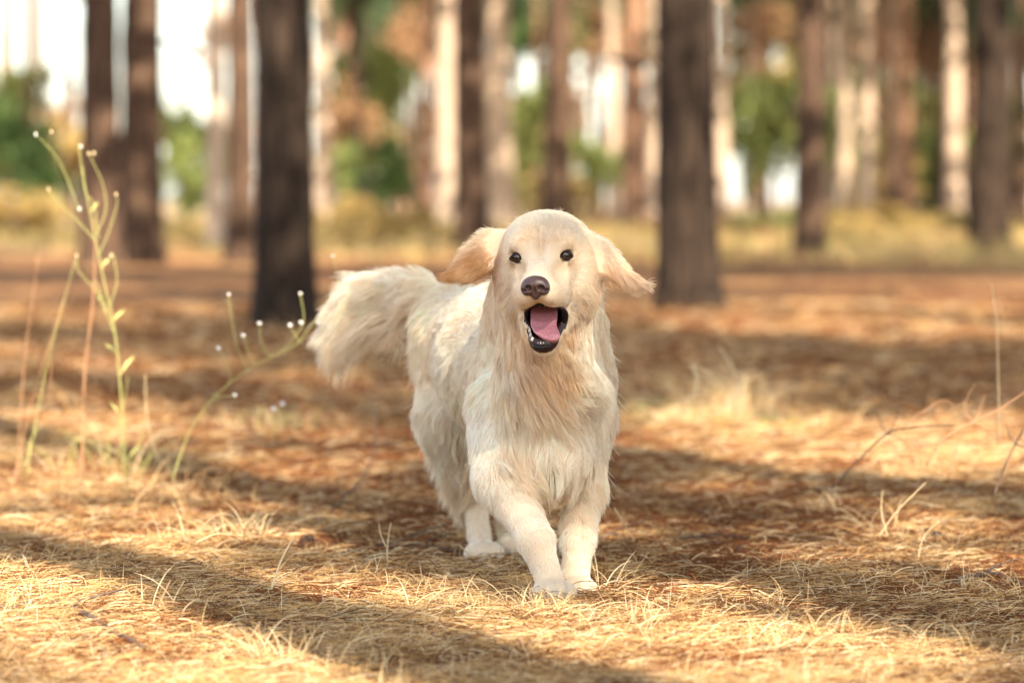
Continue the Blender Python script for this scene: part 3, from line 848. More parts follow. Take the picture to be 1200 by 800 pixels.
link("tongue", mesh_from("tongue", np.array(TV), TF, [M_TONGUE]), dog)
M_TOOTH = material("ivory_teeth", (0.75, 0.68, 0.55), 0.25, 0.5)
def tooth(u, v, w, hgt, r, up=1):
    mb = MB(); p = np.array([[u, v, w], [u * 1.0, v + .001, w + up * hgt * .6], [u * .97, v + .001, w + up * hgt]])
    mb.tube(np.array([hp(*q) - DLOC for q in spline(p, 6)]), np.array([r, r, r * .9, r * .75, r * .5, r * .2]), 7)
    mb.build("tooth", M_TOOTH, dog)
for k in range(6): tooth(-.0105 + k * .0042, -.0006 * (k - 2.5) ** 2 + .0405, -.1365, .0055, .0021)
tooth(-.0150, .033, -.134, .009, .0027); tooth(.0165, .032, -.133, .009, .0027)
for q in ((-.0215, .021, -.118), (-.0195, .027, -.124), (-.0165, .035, -.130)): tooth(*q, .0065, .0024)

M_CLAW = material("dark_claw", (0.06, 0.045, 0.035), 0.4, 0.4)
for A_, dr in ((A1, .15), (A2, .05)):
    c0 = np.array([A_[0], A_[1] - .015, .014]); f_ = np.array([math.sin(dr), -math.cos(dr), 0]); s_ = np.array([-f_[1], f_[0], 0])
    for o in (-1.5, -.5, .5, 1.5):
        b0 = c0 + f_ * (.049 - .006 * abs(o)) + s_ * o * .0160
        mb = MB(); mb.tube(np.array([b0, b0 + f_ * .007 + [0, 0, -.002], b0 + f_ * .016 + [0, 0, -.008]]) - DLOC, np.array([.0028, .0022, .0008]), 6); mb.build("claw", M_CLAW, dog)

rw_ = np.random.default_rng(4); WH = []
for sd in (-1, 1):
    for k in range(9):
        b0 = hp(sd * (.024 + .003 * (k % 3)), .055 - .012 * (k % 3), -.046 - .006 * (k // 3)); dr = hu * sd * .9 + hw * (-.25 - .15 * (k // 3)) + hv * .25 + rw_.normal(size=3) * .12
        WH.append([b0 + dr * .045 * t + np.array([0, 0, -.010]) * t * t for t in (0, .25, .5, .75, 1)])
WH = np.array(WH)
strands("whiskers", WH - DLOC, np.full((len(WH), 5), .00016) * np.array([1, .9, .7, .5, .2]), np.full((len(WH), 3), .75), strand_material("whisker", .4, .2, .3), dog)

# --- coat: guides (photo px, row, depth, direction as right/away/up, hair length, tint index)
# tints: 0 cream, 1 warm cream, 2 gold, 3 pale
GD = [
    (640, 262, 6.20, 0, 1, .25, .018, 0), (610, 275, 6.19, -.3, 1, .4, .016, 0), (665, 275, 6.19, .3, 1, .4, .016, 0), (637, 318, 6.12, 0, .6, .8, .006, 3),
    (606, 292, 6.17, -.4, .6, .6, .006, 1), (661, 292, 6.17, .4, .6, .6, .006, 1), (617, 290, 6.155, -.3, .8, .5, .007, 2), (671, 290, 6.155, .3, .8, .5, .007, 2), (598, 318, 6.18, -.7, .6, -.4, .012, 0), (672, 318, 6.18, .7, .6, -.4, .012, 0),
    (622, 322, 6.08, 0, .5, .8, .004, 3), (606, 345, 6.10, -.7, .6, -.3, .006, 0), (646, 345, 6.10, .7, .6, -.3, .006, 0), (625, 358, 6.09, 0, .3, -1, .004, 0),
    (590, 350, 6.24, -.5, .5, -.9, .036, 1), (690, 345, 6.24, .5, .5, -.9, .036, 1), (582, 330, 6.26, -.3, .3, -1, .035, 1), (703, 330, 6.27, .3, .3, -1, .035, 1), (640, 412, 6.14, 0, .5, -.9, .010, 0),
    (615, 400, 6.17, -.4, .5, -.8, .014, 0), (660, 400, 6.17, .4, .5, -.8, .014, 0),
    # ears
    (580, 280, 6.24, -.8, .1, .3, .016, 1), (560, 300, 6.24, -.8, 0, -.35, .022, 4), (530, 321, 6.24, -1, 0, -.55, .028, 4), (575, 312, 6.24, -.7, 0, -.6, .018, 4), (550, 286, 6.24, -.8, 0, .1, .024, 1),
    (705, 285, 6.24, .8, .1, -.1, .016, 0), (728, 315, 6.24, .8, 0, -.7, .022, 2), (757, 337, 6.24, 1, 0, -.35, .028, 2), (716, 325, 6.24, .8, 0, -.6, .020, 4), (730, 296, 6.24, .8, 0, -.5, .022, 0),
    # ruff and chest
    (580, 390, 6.32, -.25, .1, -1, .060, 1), (700, 380, 6.32, .2, .15, -1, .048, 0), (600, 430, 6.30, .15, 0, -1, .060, 0), (615, 425, 6.29, .5, 0, -.85, .065, 2), (630, 400, 6.28, .2, 0, -1, .055, 2), (640, 470, 6.27, .8, 0, -.6, .070, 1), (600, 475, 6.32, .2, 0, -1, .05, 0), (640, 435, 6.27, .55, -.05, -.8, .070, 2),
    (685, 440, 6.30, .75, 0, -.6, .060, 0), (680, 400, 6.30, .2, 0, -1, .05, 0), (705, 440, 6.36, .35, .1, -.95, .045, 0), (620, 480, 6.30, .35, 0, -.95, .062, 1), (670, 465, 6.28, 1, -.05, -.25, .065, 0), (650, 505, 6.29, .25, 0, -1, .06, 0),
    (695, 490, 6.34, .55, 0, -.85, .050, 0), (640, 540, 6.30, -.35, -.1, -1, .055, 0), (670, 540, 6.31, -.25, -.1, -1, .055, 0), (610, 540, 6.32, .5, -.1, -.9, .055, 1),
    (645, 575, 6.34, .1, 0, -1, .055, 2), (690, 590, 6.44, .25, .3, -1, .040, 1), (620, 590, 6.40, .2, .1, -1, .05, 2),
    # shoulders and fore legs
    (575, 440, 6.42, -.1, .4, -1, .035, 0), (570, 500, 6.38, 0, .2, -1, .028, 3), (565, 560, 6.34, .1, .3, -1, .022, 3), (600, 600, 6.28, .45, .2, -.9, .013, 3),
    (632, 650, 6.22, .3, .1, -1, .013, 3), (650, 690, 6.18, .2, -.4, -.8, .007, 3), (585, 610, 6.36, .2, .6, -.9, .035, 0),
    (712, 540, 6.46, .1, .3, -1, .026, 0), (690, 600, 6.43, .1, .2, -1, .016, 0), (678, 650, 6.34, 0, .1, -1, .012, 3), (674, 695, 6.29, 0, -.4, -.8, .006, 3), (700, 600, 6.48, .3, .6, -1, .040, 1),
    # trunk, belly, thighs
    (555, 370, 6.65, -.15, 1, -.25, .035, 0), (530, 345, 6.9, -.2, 1, -.1, .035, 0), (540, 430, 6.75, -.15, .7, -.75, .042, 0), (510, 420, 6.95, -.25, .6, -.8, .036, 1),
    (500, 480, 6.95, -.2, .5, -.9, .042, 0), (540, 530, 6.75, -.15, .5, -1, .065, 1), (510, 530, 6.95, -.3, .4, -1, .065, 0), (530, 570, 7.08, -.45, .3, -1, .085, 1), (505, 560, 7.08, -.5, .2, -1, .09, 0),
    (600, 560, 6.8, 0, .4, -1, .05, 1), (558, 610, 7.08, 0, .3, -1, .011, 0), (565, 645, 6.98, 0, .1, -1, .009, 3), (570, 660, 6.92, 0, -.5, -.7, .007, 3), (600, 610, 7.2, 0, .4, -1, .03, 1),
    (600, 500, 7.1, .3, .5, -1, .05, 1), (500, 370, 7.15, -.6, .6, -.5, .05, 1),
    # tail
    (480, 332, 7.2, -.9, .2, .15, .055, 0), (440, 330, 7.28, -1, .1, -.1, .060, 0), (400, 360, 7.3, -.75, 0, -.7, .070, 0), (390, 400, 7.3, -.3, 0, -1, .065, 1),
    (480, 360, 7.2, -.5, 0, -1, .125, 1), (440, 370, 7.28, -.4, 0, -1, .14, 1), (410, 385, 7.3, -.35, 0, -1, .115, 1),
]
TINT = np.array([(0.93, 0.835, 0.69), (0.93, 0.785, 0.60), (0.87, 0.68, 0.46), (0.93, 0.86, 0.75), (0.56, 0.33, 0.16)])
gp = np.array([W(a, b, c) for a, b, c, *_ in GD]); gdir = norm(np.array([g[3:6] for g in GD], float)); glen = np.array([g[6] for g in GD]); gtint = TINT[[g[7] for g in GD]]
# triangles and area sampling
T3 = np.concatenate([DF[:, [0, 1, 2]], DF[:, [0, 2, 3]]]); TM = np.concatenate([inmouth, inmouth])
a_, b_, c_ = DV[T3[:, 0]], DV[T3[:, 1]], DV[T3[:, 2]]
cr_ = np.cross(b_ - a_, c_ - a_); ar = np.linalg.norm(cr_, axis=1) / 2
VN = np.zeros_like(DV)
for k in range(3):
    for j in range(3): VN[:, j] += np.bincount(T3[:, k], cr_[:, j], len(DV))
VN = norm(VN)
if (VN * (DV - DV.mean(0))).sum(1).mean() < 0: VN = -VN
cen = (a_ + b_ + c_) / 3
QH = (cen - EYE) @ HB
head = (QH[:, 1] > -.16) & (QH[:, 2] > -.16)
dens = np.where(head, 2.6, 1.0)
dens = np.where(head & (QH[:, 1] > -.03), 4.0, dens)
wgt = ar * dens * (~TM)
rs = np.random.default_rng(99)
NS = DOG_STRANDS
ti = rs.choice(len(T3), NS, p=wgt / wgt.sum())
u1, u2 = rs.uniform(size=(2, NS)); su = np.sqrt(u1)
w0, w1, w2 = (1 - su)[:, None], (su * (1 - u2))[:, None], (su * u2)[:, None]
RP = a_[ti] * w0 + b_[ti] * w1 + c_[ti] * w2
RN = norm(VN[T3[ti, 0]] * w0 + VN[T3[ti, 1]] * w1 + VN[T3[ti, 2]] * w2)
Qh = (RP - EYE) @ HB
bare = np.zeros(NS, bool)
for e in EYES:
    q = (RP - e) @ HB; bare |= ((q[:, 0] / .0140) ** 2 + (q[:, 2] / .0072) ** 2 < 1) & (q[:, 1] > -.01)
q = (RP - NC) @ HB; bare |= ((q[:, 0] / .022) ** 2 + (q[:, 2] / .018) ** 2 < 1) & (q[:, 1] > -.03)
bare |= mouth_field(RP) < .0018
bare |= (mouth_field(RP) < .008) & (Qh[:, 2] < -.112) & (Qh[:, 1] > -.01)
for p_, r_ in zip(sp, lr): bare |= ((RP - p_) ** 2).sum(1) < (r_ + .0025) ** 2
RP, RN, Qh = RP[~bare], RN[~bare], Qh[~bare]; NS = len(RP)
D = np.zeros((NS, 3)); LN = np.zeros(NS); CO = np.zeros((NS, 3)); WS = np.zeros(NS)
for g_, d_, l_, t_ in zip(gp, gdir, glen, gtint):
    w = 1.0 / (((RP - g_) ** 2).sum(1) + 2e-5) ** 2
    D += w[:, None] * d_; LN += w * l_; CO += w[:, None] * t_; WS += w
D = norm(D); LN /= WS; CO /= WS[:, None]
low = np.stack([wob(RP, .055, k) for k in (8, 9, 10)], 1); hi_ = np.stack([wob(RP, .02, k) for k in (11, 12, 13)], 1)
amp = np.clip(LN / .05, .15, 1)[:, None]
D = norm(D + .38 * low * amp + .16 * hi_ * amp + rs.normal(size=(NS, 3)) * .07)
Tn = norm(D - RN * (D * RN).sum(1, keepdims=True) + 1e-4)
hv_in = (D * RN).sum(1)                                   # direction pointing out of (+) or into (-) the skin
LN = LN * rs.uniform(.55, 1.1, NS) * (1 + .25 * low[:, 0] * amp[:, 0])
K = 7
PT = np.zeros((NS, K, 3)); PT[:, 0] = RP - RN * .001
lift0 = np.where(LN < .02, .22, .30)[:, None]
curl = np.stack([wob(RP, .03, k) for k in (14, 15, 16)], 1)
for i in range(1, K):
    f = (i - 1) / (K - 2)
    dirn = Tn + RN * (lift0 * (1 - f) ** 1.3 + .07) + RN * np.clip(hv_in, 0, 1)[:, None] * .25 * f + np.array([0, 0, -.35]) * f * amp
    dirn = dirn + curl * .45 * math.sin(f * 5.0) * amp
    PT[:, i] = PT[:, i - 1] + norm(dirn) * (LN / (K - 1))[:, None]
# clumping: every strand is drawn towards a lead strand near its root
nl = NS // 22
lead = rs.choice(NS, nl, replace=False)
kd = kdtree.KDTree(nl)
for j, i in enumerate(lead): kd.insert(RP[i], j)
kd.balance()
near = np.array([lead[kd.find(p)[1]] for p in RP])
off = (RP - RP[near])[:, None]
f = np.linspace(0, 1, K)[None, :, None]
cl = (np.clip(LN / .045, .3, 1) * rs.uniform(.25, .75, NS))[:, None, None]
tgt = PT[near] + off * (1 - .8 * f)
ratio = np.clip(LN[near] / LN, .5, 1.6)
PT = PT * (1 - cl * f ** 1.4) + tgt * (cl * f ** 1.4)
# a few stray wisps
st = rs.uniform(size=NS) < .015
PT[st] += (rs.normal(size=(st.sum(), 1, 3)) * .005 + RN[st][:, None] * .006) * f ** 1.5 * np.clip(LN[st] / .03, .3, 1.3)[:, None, None]
PT[..., 2] = np.maximum(PT[..., 2], .004)
R0 = np.where(LN < .02, .00026, .00036)
RAD = R0[:, None] * np.array([1, 1, .95, .85, .7, .5, .22])[None]
lead_l = rs.normal(size=NS) * .05
lum = 1 + .05 * wob(RP, .04, 17) + rs.normal(size=NS) * .07 + lead_l[near] * np.clip(LN / .03, .5, 1)
gold = np.clip(rs.normal(size=NS)[near] * .5, 0, 1)[:, None] * np.clip(LN / .05, .2, 1)[:, None]
CO = CO * (1 - gold * np.array([.03, .08, .16]))
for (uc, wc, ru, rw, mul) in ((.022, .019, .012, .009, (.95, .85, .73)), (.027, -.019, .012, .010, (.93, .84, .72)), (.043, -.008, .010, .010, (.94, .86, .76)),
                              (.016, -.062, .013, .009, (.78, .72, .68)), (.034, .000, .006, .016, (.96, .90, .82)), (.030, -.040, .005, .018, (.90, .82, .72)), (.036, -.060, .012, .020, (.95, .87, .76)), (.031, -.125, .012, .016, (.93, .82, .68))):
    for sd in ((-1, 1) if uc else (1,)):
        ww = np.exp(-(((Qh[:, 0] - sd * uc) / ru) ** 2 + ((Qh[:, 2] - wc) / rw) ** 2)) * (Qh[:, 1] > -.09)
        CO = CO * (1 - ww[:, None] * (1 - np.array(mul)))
CO = np.clip(CO * lum[:, None], .02, .93)
for A_, dr in ((A1, .15), (A2, .05)):
    c0 = np.array([A_[0] + .003, A_[1] - .015, .02]); f_ = np.array([math.sin(dr), -math.cos(dr), 0]); s_ = np.array([-f_[1], f_[0], 0])
    q = RP - c0; a_f, a_s = q @ f_, q @ s_
    for o in (-1, 0, 1):
        ww = np.exp(-((a_s - o * .016) / .003) ** 2) * (a_f > .022) * (np.abs(a_f) < .08) * (RP[:, 2] < .05)
        CO = CO * (1 - .55 * ww[:, None])  # shade in the grooves between front toes, painted into the fur colour
for sd in (-1, 1):
    for r_ in range(3):
        for c_ in range(4):
            w_ = hp(sd * (.018 + .004 * c_), .075 - .014 * c_, -.046 - .007 * r_ - .002 * c_)
            q = (RP - w_) @ HB; ww = np.exp(-((q[:, 0] / .0016) ** 2 + (q[:, 2] / .0016) ** 2)) * (np.abs(q[:, 1]) < .03); CO = CO * (1 - .45 * ww[:, None])
# darker skin-tinged rims round the eyes
for e in EYES:
    dd = np.linalg.norm((RP - e - hv * .01) * 1.0, axis=1)
    k = np.clip(1 - (dd - .010) / .008, 0, 1)[:, None]; CO = CO * (1 - k * np.array([.5, .6, .65]))
k = np.clip(1 - (np.linalg.norm(RP - NC, axis=1) - .022) / .016, 0, 1)[:, None]; CO = CO * (1 - k * np.array([.30, .36, .36]))
k = np.clip(1 - (mouth_field(RP) - .002) / .006, 0, 1)[:, None]; CO = CO * (1 - k * np.array([.25, .4, .5]))
M_FUR = strand_material("cream_fur", 0.7, 0.42, 0.12)
strands("coat", PT - DLOC, RAD, CO, M_FUR, dog)
print("dog strands", NS, "body verts", len(DV))

# ------------------------------------------------------------------ needle litter and dry grass on the floor
M_LITTER = strand_material("dry_needles", 0.5, 0.25, 0.12)
def clear_feet(x, y):
    return np.zeros(len(x), bool)
def patch(P):        # 0 rust needles .. 1 straw, with more up front to paint the sunlit ground paler
    P3 = np.stack([P[:, 0], P[:, 1], 0 * P[:, 0]], 1)
    return np.clip(.5 + .25 * np.clip((7.0 - P[:, 1]) / .8, -1, 1) + .55 * wob(P3, .55, 18) + .35 * wob(P3, .16, 19), 0, 1)
RUSTC, STRAWC, PALEC = np.array((0.215, 0.082, 0.032)), np.array((0.56, 0.345, 0.145)), np.array((0.76, 0.57, 0.33))
def litter(N, d0, d1, spread, lmin, lmax, wid, seed, up=0.25):
    rs = np.random.default_rng(seed)
    # even density as seen from the camera, thinning with distance
    y0, y1 = 1 / d1, 1 / d0
    y = 1 / rs.uniform(y0, y1, N); x = rs.uniform(-spread, spread, N) * y
    z = ground_z(x, y)
    pt = patch(np.stack([x, y], 1))
    L = rs.uniform(lmin, lmax, N); a = rs.uniform(0, 2 * math.pi, N)
    P3 = np.stack([x, y, z], 1)
    a = np.where(rs.uniform(size=N) < .72, a, 2.2 * wob(P3, .15, 20) + rs.normal(size=N) * .4)
    el = np.abs(rs.normal(size=N)) * up
    d = np.stack([np.cos(a) * np.cos(el), np.sin(a) * np.cos(el), np.sin(el)], 1)
    side = np.stack([-np.sin(a), np.cos(a), 0 * a], 1); bend = rs.normal(size=N) * .10
    hgt = rs.uniform(0, .012, N) * (1 + pt)
    base = P3 + np.array([0, 0, 1]) * hgt[:, None]
    t = np.array([0, .33, .67, 1.0])
    pts = base[:, None] + d[:, None] * (L[:, None, None] * t[None, :, None]) + side[:, None] * (bend * L)[:, None, None] * (t * (1 - t) * 4)[None, :, None]
    pts[..., 2] -= (L * np.abs(np.sin(el)) * .6)[:, None] * t[None] ** 2
    c = np.where((rs.uniform(size=N) < .15 + .75 * pt)[:, None], STRAWC, RUSTC)
    c = np.where((rs.uniform(size=N) < .12 + .12 * pt)[:, None], PALEC, c)
    c = np.where((rs.uniform(size=N) < .17)[:, None], np.array((.16, .07, .035)), c)
    c = np.clip(c * rs.uniform(.55, 1.3, (N, 1)), 0, .9)
    w = wid * rs.uniform(.6, 1.3, N) * (y / 6.2)
    return pts, w[:, None] * np.array([.8, 1, .9, .35])[None], c
for nm, args, lab in (("needle_litter", (260000, 4.3, 9.5, .225, .025, .08, .00058, 31, .34), "dense layer of fallen rust and straw coloured pine needles round the dog"),
                      ("needle_litter", (70000, 9.5, 24, .22, .05, .12, .00075, 32, .25), "thinner layer of fallen pine needles between dog and first dark trunks")):
    p, r, c = litter(*args)
    tag(strands(nm, p, r, c, M_LITTER), lab, None, kind="stuff")

def blades(name, cx, cy, n, spread, hmin, hmax, wid, cols, seed, lean=.5, parent=None, flat=1.0, bend=.6):
    """tuft(s) of grass blades round the given centres"""
    rs = np.random.default_rng(seed)
    cx, cy = np.atleast_1d(cx).astype(float), np.atleast_1d(cy).astype(float)
    k = rs.integers(0, len(cx), n)
    x = cx[k] + rs.normal(size=n) * spread; y = cy[k] + rs.normal(size=n) * spread
    z = ground_z(x, y); H = rs.uniform(hmin, hmax, n); a = rs.uniform(0, 6.283, n)
    out = np.stack([np.cos(a), np.sin(a), 0 * a], 1)
    le = np.abs(rs.normal(size=n)) * lean
    t = np.linspace(0, 1, 6)
    b = rs.uniform(.2, 1, n) * bend
    pts = np.stack([x, y, z], 1)[:, None] + out[:, None] * (H[:, None] * (np.sin(le)[:, None] * t + b[:, None] * t ** 2.5))[..., None]
    pts[..., 2] += H[:, None] * (np.cos(le)[:, None] * t * flat - .55 * b[:, None] * t ** 3)
    pts[..., 2] = np.maximum(pts[..., 2], z[:, None] + .002)
    c = np.array(cols)[rs.integers(0, len(cols), n)] * rs.uniform(.75, 1.2, (n, 1))
    r = wid * rs.uniform(.6, 1.3, n)[:, None] * np.array([.9, 1, 1, .85, .6, .2])[None]
    o = np.array(parent.location) if parent else 0
    return strands(name, pts - o, r, np.clip(c, 0, .9), M_LITTER, parent)
STRAWS = [(.78, .60, .32), (.66, .44, .20), (.80, .64, .39), (.52, .32, .14)]
GREENS = [(.42, .42, .12), (.55, .50, .18), (.60, .52, .24)]
# scattered dry grass, thicker in the straw patches
rs = np.random.default_rng(41)
yy = 1 / rs.uniform(1 / 10.5, 1 / 4.4, 900); xx = rs.uniform(-.18, .18, 900) * yy
ptc = patch(np.stack([xx, yy], 1)); kk = ptc > rs.uniform(.25, .95, 900)
tag(blades("dry_grass", xx[kk], yy[kk], 6500, .05, .02, .075, .0005, STRAWS, 42, 1.15, None, 1.0, .3), "low bent straw grass matted over the needles", None, kind="stuff")
yy = 1 / rs.uniform(1 / 45, 1 / 10.5, 420); xx = rs.uniform(-.17, .17, 420) * yy
tag(blades("dry_grass", xx, yy, 3500, .16, .04, .14, .0013, [(.45, .24, .11), (.55, .36, .16), (.4, .2, .09)], 43, .7), "thin dry grass scattered towards the trees", None, kind="stuff")
yy = rs.uniform(30, 80, 900); xx = rs.uniform(-.16, .16, 900) * yy
kk = yy > 44 - 4 * np.sign(xx) + 9 * wob(np.stack([xx, yy * .6, 0 * xx], 1), 3.0, 5); xx, yy = xx[kk], yy[kk]
tag(blades("dry_grass", xx, yy, 9000, .5, .12, .35, .006, [(.55, .38, .17), (.45, .28, .11), (.45, .38, .13)], 44, .5), "pale yellow green grass among the middle trunks", None, kind="stuff")

def thing_at(name, px, py, label, cat, group=None, d=None):
    d = d or ground_d(py); p = W(px, py, d); z = float(ground_z(p[0], d)[0])
    return tag(link(name, None, loc=(p[0], d, z)), label, cat, group)
GT = "dry grass tufts on the forest floor"
TUFTS = [ # px, base py, blades, spread m, h0, h1, cols, label
    (852, 492, 150, .09, .08, .24, STRAWS, "pale straw tuft with tall bent blades right of the dog's chest"),
    (800, 496, 120, .12, .04, .10, GREENS + STRAWS, "low yellow green tuft next to the pale straw tuft"),
    (905, 500, 70, .12, .03, .08, GREENS, "short green grass strip edging the sunlit band on the right"),
    (720, 480, 70, .12, .03, .08, GREENS, "short green grass close to the dog's shoulder"),
    (620, 735, 110, .05, .03, .075, STRAWS, "straw tuft directly in front of the dog's front paws"),
    (530, 730, 90, .06, .03, .08, STRAWS, "loose straw tuft left of the dog's front paws"),
    (1040, 632, 16, .03, .05, .13, STRAWS, "sparse upright stalks in the shade at right"),
    (965, 610, 12, .03, .04, .10, STRAWS, "few thin stalks left of the sparse upright ones"),
    (265, 640, 50, .05, .05, .11, STRAWS, "arched pale grass on the sunlit patch at left"),
    (170, 590, 90, .14, .05, .14, [(.5, .30, .14), (.4, .22, .1), (.6, .42, .2)], "broad blurred brown grass tuft behind the sunlit patch at left"),
    (110, 560, 50, .14, .08, .22, STRAWS + GREENS, "thin tall grass tuft under the tall green weed"),
    (330, 505, 60, .12, .04, .12, GREENS + STRAWS, "greenish tuft by the small white flowers"),
    (205, 735, 14, .03, .06, .12, STRAWS, "few bold blades standing in the dark shadow strip"),
    (1180, 700, 60, .08, .03, .09, STRAWS, "straw tuft near the right edge in shade"),
    (700, 700, 26, .03, .04, .11, STRAWS, "thin stalks leaning beside the dog's front paw"),
    (350, 790, 80, .06, .03, .09, STRAWS, "straw tuft at the bottom edge left of centre"),
    (930, 770, 80, .08, .02, .07, STRAWS, "short straw tuft on the lit ground right of centre"),
    (60, 680, 90, .08, .02, .07, STRAWS, "short straw tuft on the lit ground at far left"),
]
for k, (px, py, n, sp, h0, h1, cols, lab) in enumerate(TUFTS):
    t = thing_at("grass_tuft", px, py, lab, "grass tuft", GT)
    d = t.location.y
    blades("blade_cluster", t.location.x, d, n, sp, h0, h1, .0007 * max(1, d / 7), cols, 60 + k, .55, t)

# ------------------------------------------------------------------ single stalks drawn through picture points at their own depth
M_STRAW = material("straw_stalk", (0.66, 0.50, 0.27), 0.6, 0.2)
M_GSTALK = material("green_stalk", (0.36, 0.34, 0.11), 0.6, 0.25)
M_RSTALK = material("reddish_stalk", (0.42, 0.22, 0.11), 0.6, 0.2)
M_TWIG = material("dead_twig", (0.085, 0.052, 0.035), 0.85, 0.2)
noise_color(M_TWIG, 90, [(0.35, (0.045, 0.028, 0.02)), (0.65, (0.15, 0.10, 0.07))], bump=.5, bump_dist=.002)
M_PTWIG = material("bleached_twig", (0.42, 0.29, 0.17), 0.8, 0.2)
M_FLOWER = material("white_flower", (0.80, 0.76, 0.66), 0.7, 0.2)
def stalk(t, name, pts, d, r0, r1, mat, seg=6, dd=0.0, n=None):
    """pts photo px points; depth runs d..d+dd"""
    m = len(pts); P = [W(a, b, d + dd * i / (m - 1)) for i, (a, b) in enumerate(pts)]
    n = n or m * 5; o = np.array(t.location)
    mb = MB(); mb.tube(spline(P, n) - o, np.linspace(r0, r1, n), seg)
    return mb.build(name, mat, t)
def head_(t, name, px, py, d, r, mat, squash=(1, 1, 1)):
    mb = MB(); c = W(px, py, d) - np.array(t.location)
    mb.blob(c, r, 8, 6, squash, .25)
    if name == "flower":
        for k in range(9):
            a = k * .7; mb.blob(c + r * .8 * np.array([math.cos(a), math.sin(a) * .6, math.sin(a * 2.3) * .6]), r * .45, 6, 4)
    return mb.build(name, mat, t)
# tall green weed at left
dw = 8.3
t = thing_at("tall_weed", 150, 590, "tall branching green weed with small buds in front of the far left trunk pair", "weed", d=dw)
stalk(t, "stem", [(152, 592), (146, 520), (136, 400), (122, 330), (108, 262), (97, 205), (92, 168)], dw, .0018, .0010, M_GSTALK)
for pts in ([(112, 282), (90, 258), (70, 240), (57, 222)], [(113, 275), (124, 245), (120, 215), (104, 180)], [(115, 300), (128, 270), (137, 240), (136, 228)],
            [(128, 360), (137, 330), (133, 300), (130, 296)], [(126, 370), (112, 340), (92, 318), (90, 300)], [(116, 280), (110, 240), (100, 225), (97, 195)],
            [(133, 390), (120, 350), (112, 330), (108, 330)]):
    stalk(t, "side_shoot", pts, dw, .0011, .0006, M_GSTALK, 5, .03)
for a, b in ((57, 222), (104, 180), (136, 228), (42, 158), (95, 172), (93, 245), (90, 300), (110, 180), (130, 300), (60, 155)):
    head_(t, "bud", a, b, dw + .02, .0036, M_FLOWER if a in (42, 95, 93) else M_STRAW, (.7, .7, 1.2))
stalk(t, "side_shoot", [(92, 245), (70, 190), (45, 160)], dw, .001, .0006, M_GSTALK, 5)
def weed_leaf(t, px, py, tx, ty, d, w=.0035):
    a, b = W(px, py, d) - np.array(t.location), W(tx, ty, d + .03) - np.array(t.location)
    s = norm(np.cross(b - a, np.array([.2, 1, .1]))) * w; m = (a + b) / 2 + np.array([0, .008, .004]); q = a * .25 + b * .75 + np.array([0, .006, .0])
    mb = MB(); mb.add([a, m - s, m + np.array([0, .002, 0]), m + s, q - s * .6, q, q + s * .6, b], [(0, 1, 2), (0, 2, 3), (1, 4, 5, 2), (2, 5, 6, 3), (4, 7, 5), (5, 7, 6)]); mb.build("leaf", M_GSTALK, t)
for q in ((143, 490, 128, 470), (140, 440, 158, 415), (148, 540, 165, 520), (131, 378, 146, 362), (125, 345, 112, 352), (118, 315, 131, 300), (137, 415, 122, 402), (106, 250, 115, 236)): weed_leaf(t, *q, dw)
t = thing_at("tall_weed", 98, 560, "reddish dry stalk leaning beside the tall green weed", "weed", d=8.5)
stalk(t, "stem", [(96, 560), (99, 440), (108, 360), (111, 300), (110, 255)], 8.5, .0022, .0009, M_RSTALK)
for bx, by, tx, ty, m in ((20, 570, 45, 300, M_RSTALK), (30, 560, 88, 305, M_GSTALK), (10, 590, 75, 350, M_RSTALK), (145, 560, 150, 440, M_GSTALK), (70, 575, 60, 420, M_RSTALK), (185, 540, 170, 440, M_STRAW), (160, 560, 175, 470, M_RSTALK)):
    t = thing_at("dry_stalk", bx, by, "thin dry stalk standing in the grass at the left edge", "stalk", "thin stalks in the grass at the left edge", d=8.0 + (bx % 7) * .1)
    stalk(t, "stem", [(bx, by), ((bx + tx) / 2 - 5, (by + ty) / 2), (tx, ty)], t.location.y, .0013, .0006, m, 5)
# flowering weed in front of the left dark trunk
dw = 8.0
t = thing_at("flowering_weed", 200, 560, "leaning thin weed with small white flowers in front of the thick dark left trunk", "weed", d=dw)
stalk(t, "stem", [(200, 566), (225, 500), (262, 455), (305, 425), (345, 405), (362, 385), (385, 355), (395, 350)], dw, .0013, .0009, M_GSTALK)
for pts in ([(300, 428), (290, 410), (287, 395)], [(330, 412), (345, 395), (356, 375), (352, 344)], [(318, 420), (306, 400), (304, 382)], [(352, 402), (346, 392), (340, 383)],
            [(250, 465), (268, 464), (275, 462)], [(262, 457), (270, 440), (256, 408)], [(384, 356), (396, 330), (390, 300)], [(290, 435), (276, 400), (268, 348)]):
    stalk(t, "side_shoot", pts, dw, .0009, .0007, M_GSTALK, 5, .02)
for a, b in ((285, 393), (304, 379), (340, 381), (373, 378), (353, 378), (268, 345), (256, 408), (275, 463), (352, 344), (390, 300)):
    head_(t, "flower", a, b, dw + .02, .0038 if b > 370 else .0028, M_FLOWER)
dw = 8.6
t = thing_at("flowering_weed", 320, 540, "short pair of small white flowers left of the dog's tail", "weed", d=dw)
stalk(t, "stem", [(318, 530), (322, 500), (321, 480)], dw, .001, .0006, M_GSTALK, 5)
stalk(t, "side_shoot", [(320, 512), (328, 495), (331, 474)], dw, .0008, .0006, M_GSTALK, 5)
for a, b in ((321, 479), (331, 473)): head_(t, "flower", a, b, dw, .005, M_FLOWER)
